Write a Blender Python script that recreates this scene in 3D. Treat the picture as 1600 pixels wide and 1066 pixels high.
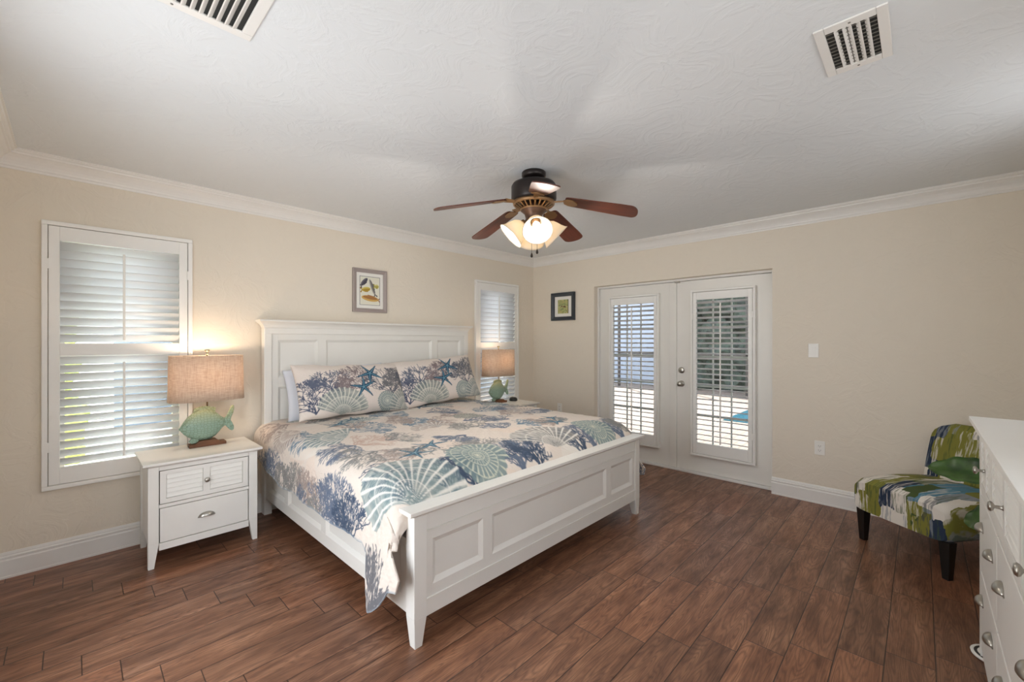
import bpy, bmesh, math, random
import numpy as np
from mathutils import Vector, Matrix
PI = math.pi
R = math.radians
scn = bpy.context.scene
C = scn.collection
for o in list(bpy.data.objects): bpy.data.objects.remove(o)

# ------------------------------------------------------------------ camera
cam_d = bpy.data.cameras.new('camera')
cam = bpy.data.objects.new('camera', cam_d); C.objects.link(cam)
F_PX = 662.8
cam_d.sensor_width = 36; cam_d.sensor_fit = 'HORIZONTAL'
cam_d.lens = F_PX / 1600 * 36
cam_d.clip_start = 0.02; cam_d.clip_end = 200
cam.location = (-4.307, -3.75, 1.349)
cam.rotation_euler = (R(90), 0, -0.804)
scn.camera = cam

# ------------------------------------------------------------------ world, sun, exposure
W = bpy.data.worlds.new('sky'); scn.world = W; W.use_nodes = True
nt = W.node_tree; bg = nt.nodes['Background']
tc = nt.nodes.new('ShaderNodeTexCoord'); sx = nt.nodes.new('ShaderNodeSeparateXYZ')
rp = nt.nodes.new('ShaderNodeValToRGB')
nt.links.new(tc.outputs['Generated'], sx.inputs[0]); nt.links.new(sx.outputs['Z'], rp.inputs[0])
rp.color_ramp.elements[0].position = 0.0; rp.color_ramp.elements[0].color = (0.93, 0.95, 0.98, 1)
rp.color_ramp.elements[1].position = 0.9; rp.color_ramp.elements[1].color = (0.70, 0.80, 0.97, 1)
nt.links.new(rp.outputs[0], bg.inputs[0])
bg.inputs[1].default_value = 7.0
sd = bpy.data.lights.new('sun', 'SUN'); sd.energy = 27.0; sd.angle = R(1.5); sd.color = (1, .95, .87)
sun = bpy.data.objects.new('sun', sd); C.objects.link(sun)
sun.rotation_euler = Vector((-0.36, -0.42, -0.83)).to_track_quat('-Z', 'Y').to_euler()
scn.view_settings.view_transform = 'Standard'; scn.view_settings.look = 'None'
scn.view_settings.exposure = -0.56; scn.view_settings.gamma = 1.0
scn.view_settings.use_curve_mapping = False
scn.cycles.max_bounces = 10; scn.cycles.diffuse_bounces = 6; scn.cycles.transmission_bounces = 6
scn.cycles.transparent_max_bounces = 10
scn.cycles.sample_clamp_indirect = 6.0
scn.cycles.caustics_reflective = False; scn.cycles.caustics_refractive = False
scn.cycles.use_denoising = True

def fill_area(name, loc, rot, sx_, sy_, energy, col=(1, 1, 1)):
    """added area lamp that fills the room through an opening"""
    l = bpy.data.lights.new(name, 'AREA'); l.shape = 'RECTANGLE'; l.size = sx_; l.size_y = sy_
    l.energy = energy; l.color = col
    o = bpy.data.objects.new(name, l); C.objects.link(o)
    o.location = loc; o.rotation_euler = rot
    return o
# added fill lamp outside the made-up opening of the left wall, out of view
fill_area('fill_left_opening', (-4.78, -2.05, .75), (0, R(-90), 0), 1.3, 1.0, 18, (.88, .95, 1.0))

# ------------------------------------------------------------------ helpers
def srgb(r, g, b):
    f = lambda c: (c / 255 / 12.92) if c / 255 <= .04045 else ((c / 255 + .055) / 1.055) ** 2.4
    return (f(r), f(g), f(b))
def s2l(a):
    a = np.asarray(a, float)
    return np.where(a <= .04045, a / 12.92, ((a + .055) / 1.055) ** 2.4)

class NT:
    def __init__(s, name, base=(.8, .8, .8), rough=.5, metal=0., spec=.5):
        s.m = bpy.data.materials.new(name); s.m.use_nodes = True
        s.t = s.m.node_tree; s.b = s.t.nodes['Principled BSDF']
        s.b.inputs['Base Color'].default_value = (*base, 1)
        s.b.inputs['Roughness'].default_value = rough
        s.b.inputs['Metallic'].default_value = metal
        s.b.inputs['Specular IOR Level'].default_value = spec
    def n(s, typ, **kw):
        x = s.t.nodes.new('ShaderNode' + typ)
        for k, v in kw.items():
            if k.startswith('i_'):
                key = k[2:]; key = int(key) if key.isdigit() else key.replace('_', ' ')
                if hasattr(v, 'is_linked') or isinstance(v, bpy.types.NodeSocket): s.t.links.new(v, x.inputs[key])
                else: x.inputs[key].default_value = v
            else: setattr(x, k, v)
        return x
    def l(s, a, b): s.t.links.new(a, b)
    def math(s, op, a, b=None, c=None):
        x = s.t.nodes.new('ShaderNodeMath'); x.operation = op
        for i, v in enumerate((a, b, c)):
            if v is None: continue
            if isinstance(v, bpy.types.NodeSocket): s.t.links.new(v, x.inputs[i])
            else: x.inputs[i].default_value = v
        return x.outputs[0]
    def ramp(s, fac, els, interp='LINEAR'):
        x = s.t.nodes.new('ShaderNodeValToRGB'); x.color_ramp.interpolation = interp
        e = x.color_ramp.elements
        while len(e) < len(els): e.new(0.5)
        for q, (p, c) in zip(e, els): q.position = p; q.color = (*c, 1)
        s.t.links.new(fac, x.inputs[0]); return x.outputs[0]
    def mix(s, fac, a, b, mode='MIX'):
        x = s.t.nodes.new('ShaderNodeMix'); x.data_type = 'RGBA'; x.blend_type = mode
        for i, v in ((0, fac), (6, a), (7, b)):
            if isinstance(v, bpy.types.NodeSocket): s.t.links.new(v, x.inputs[i])
            else: x.inputs[i].default_value = v if i == 0 else (*v, 1)
        return x.outputs[2]
    def obj(s): return s.n('TexCoord').outputs['Object']
    def mapping(s, vec, scale=(1, 1, 1), loc=(0, 0, 0), rot=(0, 0, 0)):
        x = s.n('Mapping'); s.l(vec, x.inputs[0])
        x.inputs['Scale'].default_value = scale; x.inputs['Location'].default_value = loc; x.inputs['Rotation'].default_value = rot
        return x.outputs[0]
    def noise(s, vec, scale, detail=3, rough=.5, dist=0):
        x = s.n('TexNoise'); s.l(vec, x.inputs['Vector'])
        x.inputs['Scale'].default_value = scale; x.inputs['Detail'].default_value = detail
        x.inputs['Roughness'].default_value = rough; x.inputs['Distortion'].default_value = dist
        return x.outputs['Fac']
    def bump(s, h, strength=.2, dist=.01):
        x = s.n('Bump'); s.l(h, x.inputs['Height']); x.inputs['Strength'].default_value = strength; x.inputs['Distance'].default_value = dist
        s.l(x.outputs[0], s.b.inputs['Normal']); return x

def paint(name, col, rough=.4, bump=0.0, bs=40, spec=.5, metal=0.):
    k = NT(name, srgb(*col), rough, metal, spec)
    v = k.obj(); nz = k.noise(v, 6, 3)
    c = k.mix(nz, [x * .965 for x in srgb(*col)], [min(1, x * 1.03) for x in srgb(*col)])
    k.l(c, k.b.inputs['Base Color'])
    if bump: k.bump(k.noise(v, bs, 4), bump, .004)
    return k.m

def plaster(name, col, st=.35):
    k = NT(name, srgb(*col), .75, 0, .3)
    v = k.obj()
    n1 = k.noise(v, 5.5, 5, .55, 1.2)
    n2 = k.noise(v, 17, 4, .6, .5)
    rg = k.ramp(n1, [(.44, (0, 0, 0)), (.5, (1, 1, 1)), (.53, (.8, .8, .8)), (.62, (0, 0, 0))])
    h = k.mix(.25, rg, n2)
    k.bump(h, st, .006)
    c = k.mix(n2, [x * .985 for x in srgb(*col)], [min(1, x * 1.012) for x in srgb(*col)])
    k.l(c, k.b.inputs['Base Color'])
    return k.m

def emit(name, col, strength):
    k = NT(name, (0, 0, 0)); k.b.inputs['Emission Color'].default_value = (*col, 1); k.b.inputs['Emission Strength'].default_value = strength
    return k.m

def vcol(name, rough=.8, bumpscale=0, bump=0., spec=.3, sheen=0, attr='Col'):
    k = NT(name, (1, 1, 1), rough, 0, spec)
    a = k.n('Attribute', attribute_name=attr)
    k.l(a.outputs['Color'], k.b.inputs['Base Color'])
    if sheen: k.b.inputs['Sheen Weight'].default_value = sheen
    if bump: k.bump(k.noise(k.obj(), bumpscale, 3), bump, .004)
    return k

M = {}
M['wall'] = plaster('cream_plaster', (228, 219, 204), .22)
M['ceil'] = plaster('ceiling_plaster', (225, 228, 230), .24)
M['trim'] = paint('white_trim', (232, 230, 226), .35)
M['white'] = paint('white_furniture', (229, 227, 221), .38)
M['shutter'] = paint('white_shutter', (238, 237, 233), .4)
def louver_mat():
    k = NT('white_louver', srgb(240, 240, 240), .4)
    t = k.n('BsdfTranslucent'); t.inputs[0].default_value = (.93, .94, .96, 1)
    mx = k.n('MixShader'); mx.inputs[0].default_value = .5; k.l(k.b.outputs[0], mx.inputs[1]); k.l(t.outputs[0], mx.inputs[2])
    k.l(mx.outputs[0], k.t.nodes['Material Output'].inputs[0]); return k.m
M['louver'] = louver_mat()
M['door'] = paint('white_door', (232, 230, 224), .35)
M['nickel'] = paint('brushed_nickel', (176, 172, 164), .28, metal=1.)
M['black'] = paint('black_wood', (18, 16, 15), .35)
M['bronze'] = paint('dark_bronze', (46, 40, 38), .35, metal=.5)
M['brass'] = paint('antique_brass', (150, 118, 84), .35, metal=.7)
M['gapshade'] = paint('painted_gap_shade', (38, 38, 36), .8)  # near-black colour standing in for shade in gaps and openings
M['plastic'] = paint('white_plastic', (236, 234, 228), .3)
M['sheet'] = paint('white_linen', (222, 226, 235), .8, .2, 90)
M['boxspring'] = paint('pale_ticking', (210, 208, 204), .9)
M['bronze_brown'] = paint('brown_bronze', (96, 72, 58), .4, metal=.6)
M['goldmetal'] = paint('aged_silver', (190, 180, 150), .3, metal=.8)
M['tape'] = paint('grey_seam', (120, 116, 108), .5)

def wood(name, dark, light, scale=1., rough=.4, axis=0):
    k = NT(name, srgb(*light), rough)
    sc = [14, 14, 14]; sc[axis] = 1.2
    v = k.mapping(k.obj(), tuple(x * scale for x in sc))
    n = k.noise(v, 2.5, 5, .6, .6)
    k.l(k.ramp(n, [(.3, srgb(*dark)), (.7, srgb(*light))]), k.b.inputs['Base Color'])
    k.bump(n, .15, .002)
    return k.m
M['blade'] = wood('mahogany_blade', (62, 30, 22), (104, 52, 36), 1, .38)
M['lampbase'] = wood('walnut_block', (80, 48, 28), (128, 84, 54), 1, .5)

# ---- floor: staggered wood plank tiles 615 x 155 mm
def floor_mat():
    k = NT('wood_plank_floor', (.2, .1, .05), .34, 0, .5)
    s = k.n('SeparateXYZ'); k.l(k.obj(), s.inputs[0]); X, Y = s.outputs[0], s.outputs[1]
    ry = k.math('DIVIDE', k.math('ADD', Y, 3.02), .155)
    row = k.math('FLOOR', ry); fy = k.math('SUBTRACT', ry, row)
    off = k.math('MULTIPLY', row, .113)
    rx = k.math('DIVIDE', k.math('ADD', k.math('ADD', X, 1.19), off), .615)
    col = k.math('FLOOR', rx); fx = k.math('SUBTRACT', rx, col)
    cid = k.n('CombineXYZ'); k.l(row, cid.inputs[0]); k.l(col, cid.inputs[1])
    wn = k.n('TexWhiteNoise', noise_dimensions='3D'); k.l(cid.outputs[0], wn.inputs['Vector'])
    rnd = wn.outputs['Value']
    sc = k.n('SeparateXYZ'); k.l(wn.outputs['Color'], sc.inputs[0])
    # grain coordinates, shifted for every plank
    gx = k.math('ADD', k.math('MULTIPLY', X, 1.0), k.math('MULTIPLY', sc.outputs[0], 40))
    gy = k.math('ADD', k.math('MULTIPLY', Y, 8.0), k.math('MULTIPLY', sc.outputs[1], 40))
    g = k.n('CombineXYZ'); k.l(gx, g.inputs[0]); k.l(gy, g.inputs[1]); k.l(k.math('MULTIPLY', rnd, 9), g.inputs[2])
    big = k.noise(g.outputs[0], 2.2, 1.2, .4, .2)
    rings = k.math('SINE', k.math('MULTIPLY', big, 100))
    rings = k.math('POWER', k.math('MULTIPLY', k.math('ADD', rings, 1), .5), 2.2)
    gm = k.mapping(g.outputs[0], (2.6, 22, 1))
    fine = k.noise(gm, 3.2, 5, .65, .3)
    blot = k.noise(k.mapping(g.outputs[0], (.9, .62, 1)), 3.4, 5, .62, .3)
    base = k.ramp(blot, [(.26, srgb(92, 61, 44)), (.5, srgb(138, 97, 73)), (.74, srgb(176, 131, 101))])
    c = k.mix(k.math('MULTIPLY', rings, .48), base, srgb(84, 54, 40))
    fr = k.ramp(fine, [(.36, (.56, .53, .50)), (.6, (1.14, 1.14, 1.14))])
    c = k.mix(.75, c, fr, 'MULTIPLY')
    tone = k.ramp(rnd, [(0, (.80, .80, .82)), (.35, (1.02, .96, .92)), (.7, (.92, .92, .93)), (1, (1.16, 1.05, .98))])
    c = k.mix(1, c, tone, 'MULTIPLY')
    # joints
    ex = k.math('MULTIPLY', k.math('MINIMUM', fx, k.math('SUBTRACT', 1, fx)), .615)
    ey = k.math('MULTIPLY', k.math('MINIMUM', fy, k.math('SUBTRACT', 1, fy)), .155)
    e = k.math('MINIMUM', ex, ey)
    j = k.n('MapRange', i_0=e, i_1=.0008, i_2=.0028, i_3=0., i_4=1.).outputs[0]
    c = k.mix(j, srgb(44, 28, 20), c)
    k.l(c, k.b.inputs['Base Color'])
    k.l(k.n('MapRange', i_0=blot, i_1=.3, i_2=.7, i_3=.44, i_4=.30).outputs[0], k.b.inputs['Roughness'])
    h = k.math('ADD', k.math('MULTIPLY', j, .8), k.math('ADD', k.math('MULTIPLY', fine, .25), k.math('MULTIPLY', blot, .35)))
    k.bump(h, .28, .004)
    return k.m
M['floor'] = floor_mat()

# ------------------------------------------------------------------ mesh helpers
class MB:
    def __init__(s): s.v = []; s.f = []; s.smooth = []
    def add(s, vs, fs, smooth=False):
        o = len(s.v); s.v += [tuple(p) for p in vs]
        for f in fs: s.f.append([o + i for i in f]); s.smooth.append(smooth)
    def box(s, x0, x1, y0, y1, z0, z1):
        x0, x1 = min(x0, x1), max(x0, x1); y0, y1 = min(y0, y1), max(y0, y1); z0, z1 = min(z0, z1), max(z0, z1)
        s.add([(x0, y0, z0), (x1, y0, z0), (x1, y1, z0), (x0, y1, z0), (x0, y0, z1), (x1, y0, z1), (x1, y1, z1), (x0, y1, z1)],
              [(0, 3, 2, 1), (4, 5, 6, 7), (0, 1, 5, 4), (1, 2, 6, 5), (2, 3, 7, 6), (3, 0, 4, 7)])
    def hexa(s, bot, top):
        s.add(list(bot) + list(top), [(0, 3, 2, 1), (4, 5, 6, 7), (0, 1, 5, 4), (1, 2, 6, 5), (2, 3, 7, 6), (3, 0, 4, 7)])
    def loft(s, rings, cap=True, smooth=True, closed=True):
        n = len(rings[0]); vs = [p for r in rings for p in r]; fs = []
        for i in range(len(rings) - 1):
            for j in range(n if closed else n - 1):
                k = (j + 1) % n
                fs.append((i * n + j, i * n + k, (i + 1) * n + k, (i + 1) * n + j))
        s.add(vs, fs, smooth)
        if cap:
            o = len(s.v) - len(vs)
            s.f.append([o + j for j in range(n)][::-1]); s.smooth.append(False)
            s.f.append([o + (len(rings) - 1) * n + j for j in range(n)]); s.smooth.append(False)
    def lathe(s, prof, c=(0, 0, 0), seg=32, mat=None, cap=True, smooth=True):
        rings = []
        for r, z in prof:
            rg = []
            for i in range(seg):
                a = 2 * PI * i / seg
                p = Vector((max(r, 1e-4) * math.cos(a), max(r, 1e-4) * math.sin(a), z))
                if mat is not None: p = mat @ p
                rg.append((p[0] + c[0], p[1] + c[1], p[2] + c[2]))
            rings.append(rg)
        s.loft(rings, cap, smooth)
    def tube(s, pts, rad, seg=8, cap=True):
        pts = [Vector(p) for p in pts]; rings = []
        rad = rad if isinstance(rad, (list, tuple)) else [rad] * len(pts)
        for i, p in enumerate(pts):
            t = (pts[min(i + 1, len(pts) - 1)] - pts[max(i - 1, 0)]).normalized()
            u = t.cross(Vector((0, 0, 1)));
            if u.length < .01: u = t.cross(Vector((1, 0, 0)))
            u.normalize(); w = t.cross(u)
            rings.append([tuple(p + (u * math.cos(2 * PI * k / seg) + w * math.sin(2 * PI * k / seg)) * rad[i]) for k in range(seg)])
        s.loft(rings, cap, True)
    def prism(s, poly, h0, h1, axis=2):
        """poly in the two other axes, extruded along axis"""
        def P(a, b, h): return ((h, a, b) if axis == 0 else (a, h, b) if axis == 1 else (a, b, h))
        s.loft([[P(a, b, h0) for a, b in poly], [P(a, b, h1) for a, b in poly]], True, False)

def mkobj(name, mb, mat, parent=None, bevel=0, kind=None, seg=2, loc=None, rot=None):
    me = bpy.data.meshes.new(name); me.from_pydata(mb.v, [], mb.f); me.validate()
    if len(me.polygons) == len(mb.smooth): me.polygons.foreach_set('use_smooth', mb.smooth)
    bm = bmesh.new(); bm.from_mesh(me); bmesh.ops.recalc_face_normals(bm, faces=bm.faces); bm.to_mesh(me); bm.free()
    me.materials.append(M[mat] if isinstance(mat, str) else mat)
    o = bpy.data.objects.new(name, me); C.objects.link(o)
    if parent: o.parent = parent
    if loc: o.location = loc
    if rot: o.rotation_euler = rot
    if bevel:
        b = o.modifiers.new('bevel', 'BEVEL'); b.width = bevel; b.segments = seg; b.limit_method = 'ANGLE'; b.angle_limit = R(35)
    if kind: o['kind'] = kind
    return o
def thing(name, label, cat, loc=(0, 0, 0), rz=0, group=None, kind=None):
    o = bpy.data.objects.new(name, None); C.objects.link(o); o.empty_display_size = .1
    o.location = loc; o.rotation_euler = (0, 0, rz)
    if label: o['label'] = label
    if cat: o['category'] = cat
    if group: o['group'] = group
    if kind: o['kind'] = kind
    return o
def tag(o, label, cat, group=None, kind=None):
    if label: o['label'] = label
    if cat: o['category'] = cat
    if group: o['group'] = group
    if kind: o['kind'] = kind
    return o
def dup(root, loc, rz, label, group=None):
    r = root.copy(); C.objects.link(r); r.location = loc; r.rotation_euler = (0, 0, rz); r['label'] = label
    if group: r['group'] = group
    for ch in list(root.children):
        c = ch.copy(); C.objects.link(c); c.parent = r
        for g in ch.children:
            d = g.copy(); C.objects.link(d); d.parent = c
    return r

# ------------------------------------------------------------------ room shell
XL, YF, H = -4.61, -4.46, 2.44          # left wall, front wall (behind the camera), ceiling
T = .2
mb = MB(); mb.box(XL - T, .13, YF - T, T, -.12, 0); mkobj('floor', mb, 'floor', kind='structure')
mb = MB(); mb.box(XL - T, T, YF - T, T, H, H + .15); mkobj('ceiling', mb, 'ceil', kind='structure')
def wall_with_holes(name, axis, a0, a1, t0, t1, holes, z1=H):
    """axis 0: wall runs along x (t = y extent); axis 1: along y (t = x extent). holes = (a0,a1,z0,z1)"""
    m = MB()
    cuts = sorted({a0, a1, *[h[0] for h in holes], *[h[1] for h in holes]})
    def bx(p, q, za, zb):
        if zb - za < 1e-4: return
        if axis == 0: m.box(p, q, t0, t1, za, zb)
        else: m.box(t0, t1, p, q, za, zb)
    for p, q in zip(cuts[:-1], cuts[1:]):
        mid = (p + q) / 2; hs = [h for h in holes if h[0] < mid < h[1]]
        if not hs: bx(p, q, 0, z1)
        else: bx(p, q, 0, hs[0][2]); bx(p, q, hs[0][3], z1)
    # one clean skin: weld the seams
    o = mkobj(name, m, 'wall', kind='structure')
    bm = bmesh.new(); bm.from_mesh(o.data); bmesh.ops.remove_doubles(bm, verts=bm.verts, dist=1e-4); bm.to_mesh(o.data); bm.free()
    return o
WZ0, WZ1 = .46, 2.066
W1 = (-4.432, -3.712); W2 = (-1.050, -.320)
wall_with_holes('wall_back', 0, XL - T, T, 0, T, [(W1[0] + .05, W1[1] - .05, WZ0 + .05, WZ1 - .05), (W2[0] + .05, W2[1] - .05, WZ0 + .05, WZ1 - .05)])
DY0, DY1, DZ = -2.803, -.957, 1.993
wall_with_holes('wall_right', 1, YF, 0, 0, T, [(DY0, DY1, 0, DZ)])
wall_with_holes('wall_front', 0, XL - T, T, YF - T, YF, [(-4.42, -2.95, .95, 2.34), (-1.85, -1.15, 1.45, 2.25)])  # both holes are invented, to let sky light in from behind
wall_with_holes('wall_left', 1, YF, 0, XL - T, XL, [(-2.62, -1.50, 0, 2.1)])  # hole made up to admit light, out of view

def molding(name, prof, p0, p1, nrm, m0, m1, mat='trim'):
    """prof: (distance from wall, z) closed polygon; nrm: unit 2d vector into the room; m0/m1: mitre +1 shortens, 0 square, -1 lengthens"""
    p0 = Vector(p0); p1 = Vector(p1); d = (p1 - p0).normalized(); n = Vector(nrm)
    mb = MB()
    r0 = [(*(p0 + n * a + d * a * m0), z) for a, z in prof]
    r1 = [(*(p1 + n * a - d * a * m1), z) for a, z in prof]
    mb.loft([r0, r1], True, False)
    return mkobj(name, mb, mat, kind='structure')
crown = [(0, H), (0, H - .105), (.008, H - .105), (.010, H - .094), (.016, H - .088), (.018, H - .078), (.026, H - .062), (.040, H - .044), (.058, H - .030),
         (.066, H - .027), (.068, H - .018), (.078, H - .014), (.082, H - .006), (.090, H - .006), (.090, H)]
molding('trim_1', crown, (XL, 0), (0, 0), (0, -1), 1, 1)
molding('trim_2', crown, (0, 0), (0, YF), (-1, 0), 1, 1)
molding('trim_3', crown, (XL, YF), (XL, 0), (1, 0), 1, 1)
base = [(0, 0), (.016, 0), (.016, .012), (.0135, .014), (.0135, .100), (.010, .106), (.010, .112), (.012, .115), (.012, .122), (.007, .127), (.007, .134), (.004, .147), (0, .147)]
molding('baseboard_back', base, (XL, 0), (0, 0), (0, -1), 1, 1)
molding('baseboard_right', base, (0, DY0 + .004), (0, YF), (-1, 0), 0, 1)
molding('baseboard_corner', base, (0, 0), (0, DY1), (-1, 0), 1, 0)
molding('baseboard_left', base, (XL, -1.5), (XL, 0), (1, 0), 0, 1)
# closet door casing on the left wall, just at the edge of the picture
mb = MB()
mb.box(XL, XL + .018, -.46, -.37, 0, 2.13); mb.box(XL, XL + .018, -1.38, -1.29, 0, 2.13); mb.box(XL, XL + .018, -1.38, -.37, 2.04, 2.13)
mkobj('trim_4', mb, 'trim', bevel=.003, kind='structure')
mb = MB(); mb.box(XL, XL + .010, -1.29, -.46, .01, 2.04); mkobj('door_3', mb, 'door', kind='structure')
# frame of the unseen left opening, added to let light in
mb = MB()
for y in (-2.62, -2.08, -1.55): mb.box(XL - .16, XL - .10, y, y + .05, 0, 2.1)
mb.box(XL - .16, XL - .10, -2.62, -1.50, 0, .06); mb.box(XL - .16, XL - .10, -2.62, -1.50, 2.04, 2.1)
mkobj('window_3', mb, 'trim', kind='structure')
mb = MB()
for x in (-4.42, -3.705, -2.99): mb.box(x, x + .04, YF - .16, YF - .10, .95, 2.34)
mb.box(-4.42, -2.95, YF - .16, YF - .10, .95, .99); mb.box(-4.42, -2.95, YF - .16, YF - .10, 2.30, 2.34)
mkobj('window_4', mb, 'trim', kind='structure')  # unseen window, invented to light the room from behind the camera
mb = MB()
for x in (-1.85, -1.19): mb.box(x, x + .04, YF - .16, YF - .10, 1.45, 2.25)
mb.box(-1.85, -1.15, YF - .16, YF - .10, 1.45, 1.49); mb.box(-1.85, -1.15, YF - .16, YF - .10, 2.21, 2.25)
mkobj('window_5', mb, 'trim', kind='structure')  # second unseen window, added to brighten the right side of the room

# glass
def glass_mat():
    k = NT('window_glass', (1, 1, 1), .0)
    t = k.n('BsdfTransparent'); g = k.n('BsdfGlossy'); g.inputs['Roughness'].default_value = .02
    t.inputs[0].default_value = (.95, .97, .96, 1)
    fr = k.n('Fresnel'); fr.inputs[0].default_value = 1.45
    mx = k.n('MixShader'); k.l(k.math('MULTIPLY', fr.outputs[0], .8), mx.inputs[0]); k.l(t.outputs[0], mx.inputs[1]); k.l(g.outputs[0], mx.inputs[2])
    k.l(mx.outputs[0], k.t.nodes['Material Output'].inputs[0]); return k.m
M['glass'] = glass_mat()

# windows behind the shutters
for n_, (a, b) in enumerate((W1, W2), 1):
    w = thing('window_%d' % n_, None, None, ((a + b) / 2, .12, (WZ0 + WZ1) / 2), kind='structure')
    hw = (b - a) / 2 - .05; hh = (WZ1 - WZ0) / 2 - .05
    mb = MB()
    mb.box(-hw, hw, -.02, .03, -hh, -hh + .05); mb.box(-hw, hw, -.02, .03, hh - .05, hh)
    mb.box(-hw, -hw + .045, -.02, .03, -hh, hh); mb.box(hw - .045, hw, -.02, .03, -hh, hh); mb.box(-hw, hw, -.015, .025, -.02, .02)
    mkobj('window_frame', mb, 'trim', w)
    mb = MB(); mb.box(-hw + .04, hw - .04, .003, .008, -hh + .04, hh - .04); mkobj('pane', mb, 'glass', w)

# ------------------------------------------------------------------ plantation shutters
def slats(x0, x1, z0, z1, n, w, th, ang, yc):
    """n louvres between z0 and z1; ang tilts the room side edge (-y) down"""
    mb = MB(); p = (z1 - z0) / n
    prof = []
    for i in range(12):
        a = 2 * PI * i / 12
        prof.append((math.copysign(abs(math.cos(a)) ** .9, math.cos(a)) * w / 2, math.sin(a) * th / 2))
    ca, sa = math.cos(ang), math.sin(ang)
    for i in range(n):
        zc = z0 + p * (i + .5)
        ring = lambda x: [(x, yc + u * ca - v * sa, zc + u * sa + v * ca) for u, v in prof]
        mb.loft([ring(x0), ring(x1)], True, True)
    return mb
def shutter(label, Wd, Ht, frame_w, dep, stile, top, bot, mid, ang, counts, loc, rz, group=None, kind_name='plantation_shutter'):
    """local frame: x across, -y towards the room, z up from the lower edge"""
    t = thing(kind_name, label, 'shutter', loc, rz, group)
    fw = frame_w
    mb = MB()
    mb.box(0, Wd, -dep, 0, 0, fw); mb.box(0, Wd, -dep, 0, Ht - fw, Ht); mb.box(0, fw, -dep, 0, fw, Ht - fw); mb.box(Wd - fw, Wd, -dep, 0, fw, Ht - fw)
    mkobj('outer_frame', mb, 'shutter', t, bevel=.004)
    g = .003; a, b = fw + g, Wd - fw - g; y0, y1 = -dep + .004, -dep + .030
    mb = MB()
    mb.box(a, a + stile, y0, y1, fw + g, Ht - fw - g); mb.box(b - stile, b, y0, y1, fw + g, Ht - fw - g)
    mb.box(a + stile, b - stile, y0, y1, fw + g, bot); mb.box(a + stile, b - stile, y0, y1, top, Ht - fw - g)
    if mid: mb.box(a + stile, b - stile, y0, y1, mid[0], mid[1])
    mkobj('panel_frame', mb, 'shutter', t, bevel=.002)
    lx0, lx1 = a + stile + .001, b - stile - .001; yc = (y0 + y1) / 2
    secs = [(bot, mid[0]), (mid[1], top)] if mid else [(bot, top)]
    for (z0, z1), n in zip(secs, counts):
        lv = slats(lx0, lx1, z0 + .006, z1 - .004, n, .062, .009, ang, yc)
        mkobj('louvers', lv, 'louver', t)
        mb = MB(); xc = (lx0 + lx1) / 2
        yr = yc - .031 * math.cos(ang) - .010
        mb.box(xc - .006, xc + .006, yr - .006, yr + .006, z0 + .02, z1 - .045)
        mkobj('tilt_rod', mb, 'shutter', t, bevel=.002)
    mb = MB()
    for z in (Ht * .16, Ht * .84):
        mb = MB(); mb.box(Wd - fw - .006, Wd - fw + .010, -dep - .003, -dep + .003, z - .03, z + .03); mkobj('hinge', mb, 'shutter', t)
        mb = MB(); mb.box(fw - .010, fw + .006, -dep - .003, -dep + .003, z - .03, z + .03); mkobj('hinge', mb, 'shutter', t)
    return t
for (a, b), lab in ((W1, 'white louvered window shutter behind the left table lamp, the wider one'), (W2, 'white louvered window shutter near the room corner, right of the headboard')):
    shutter(lab, b - a, WZ1 - WZ0, .026, .032, .046, 1.492, .128, (.800, .874), R(-52), (13, 12), (a, -.001, WZ0), 0)

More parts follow.
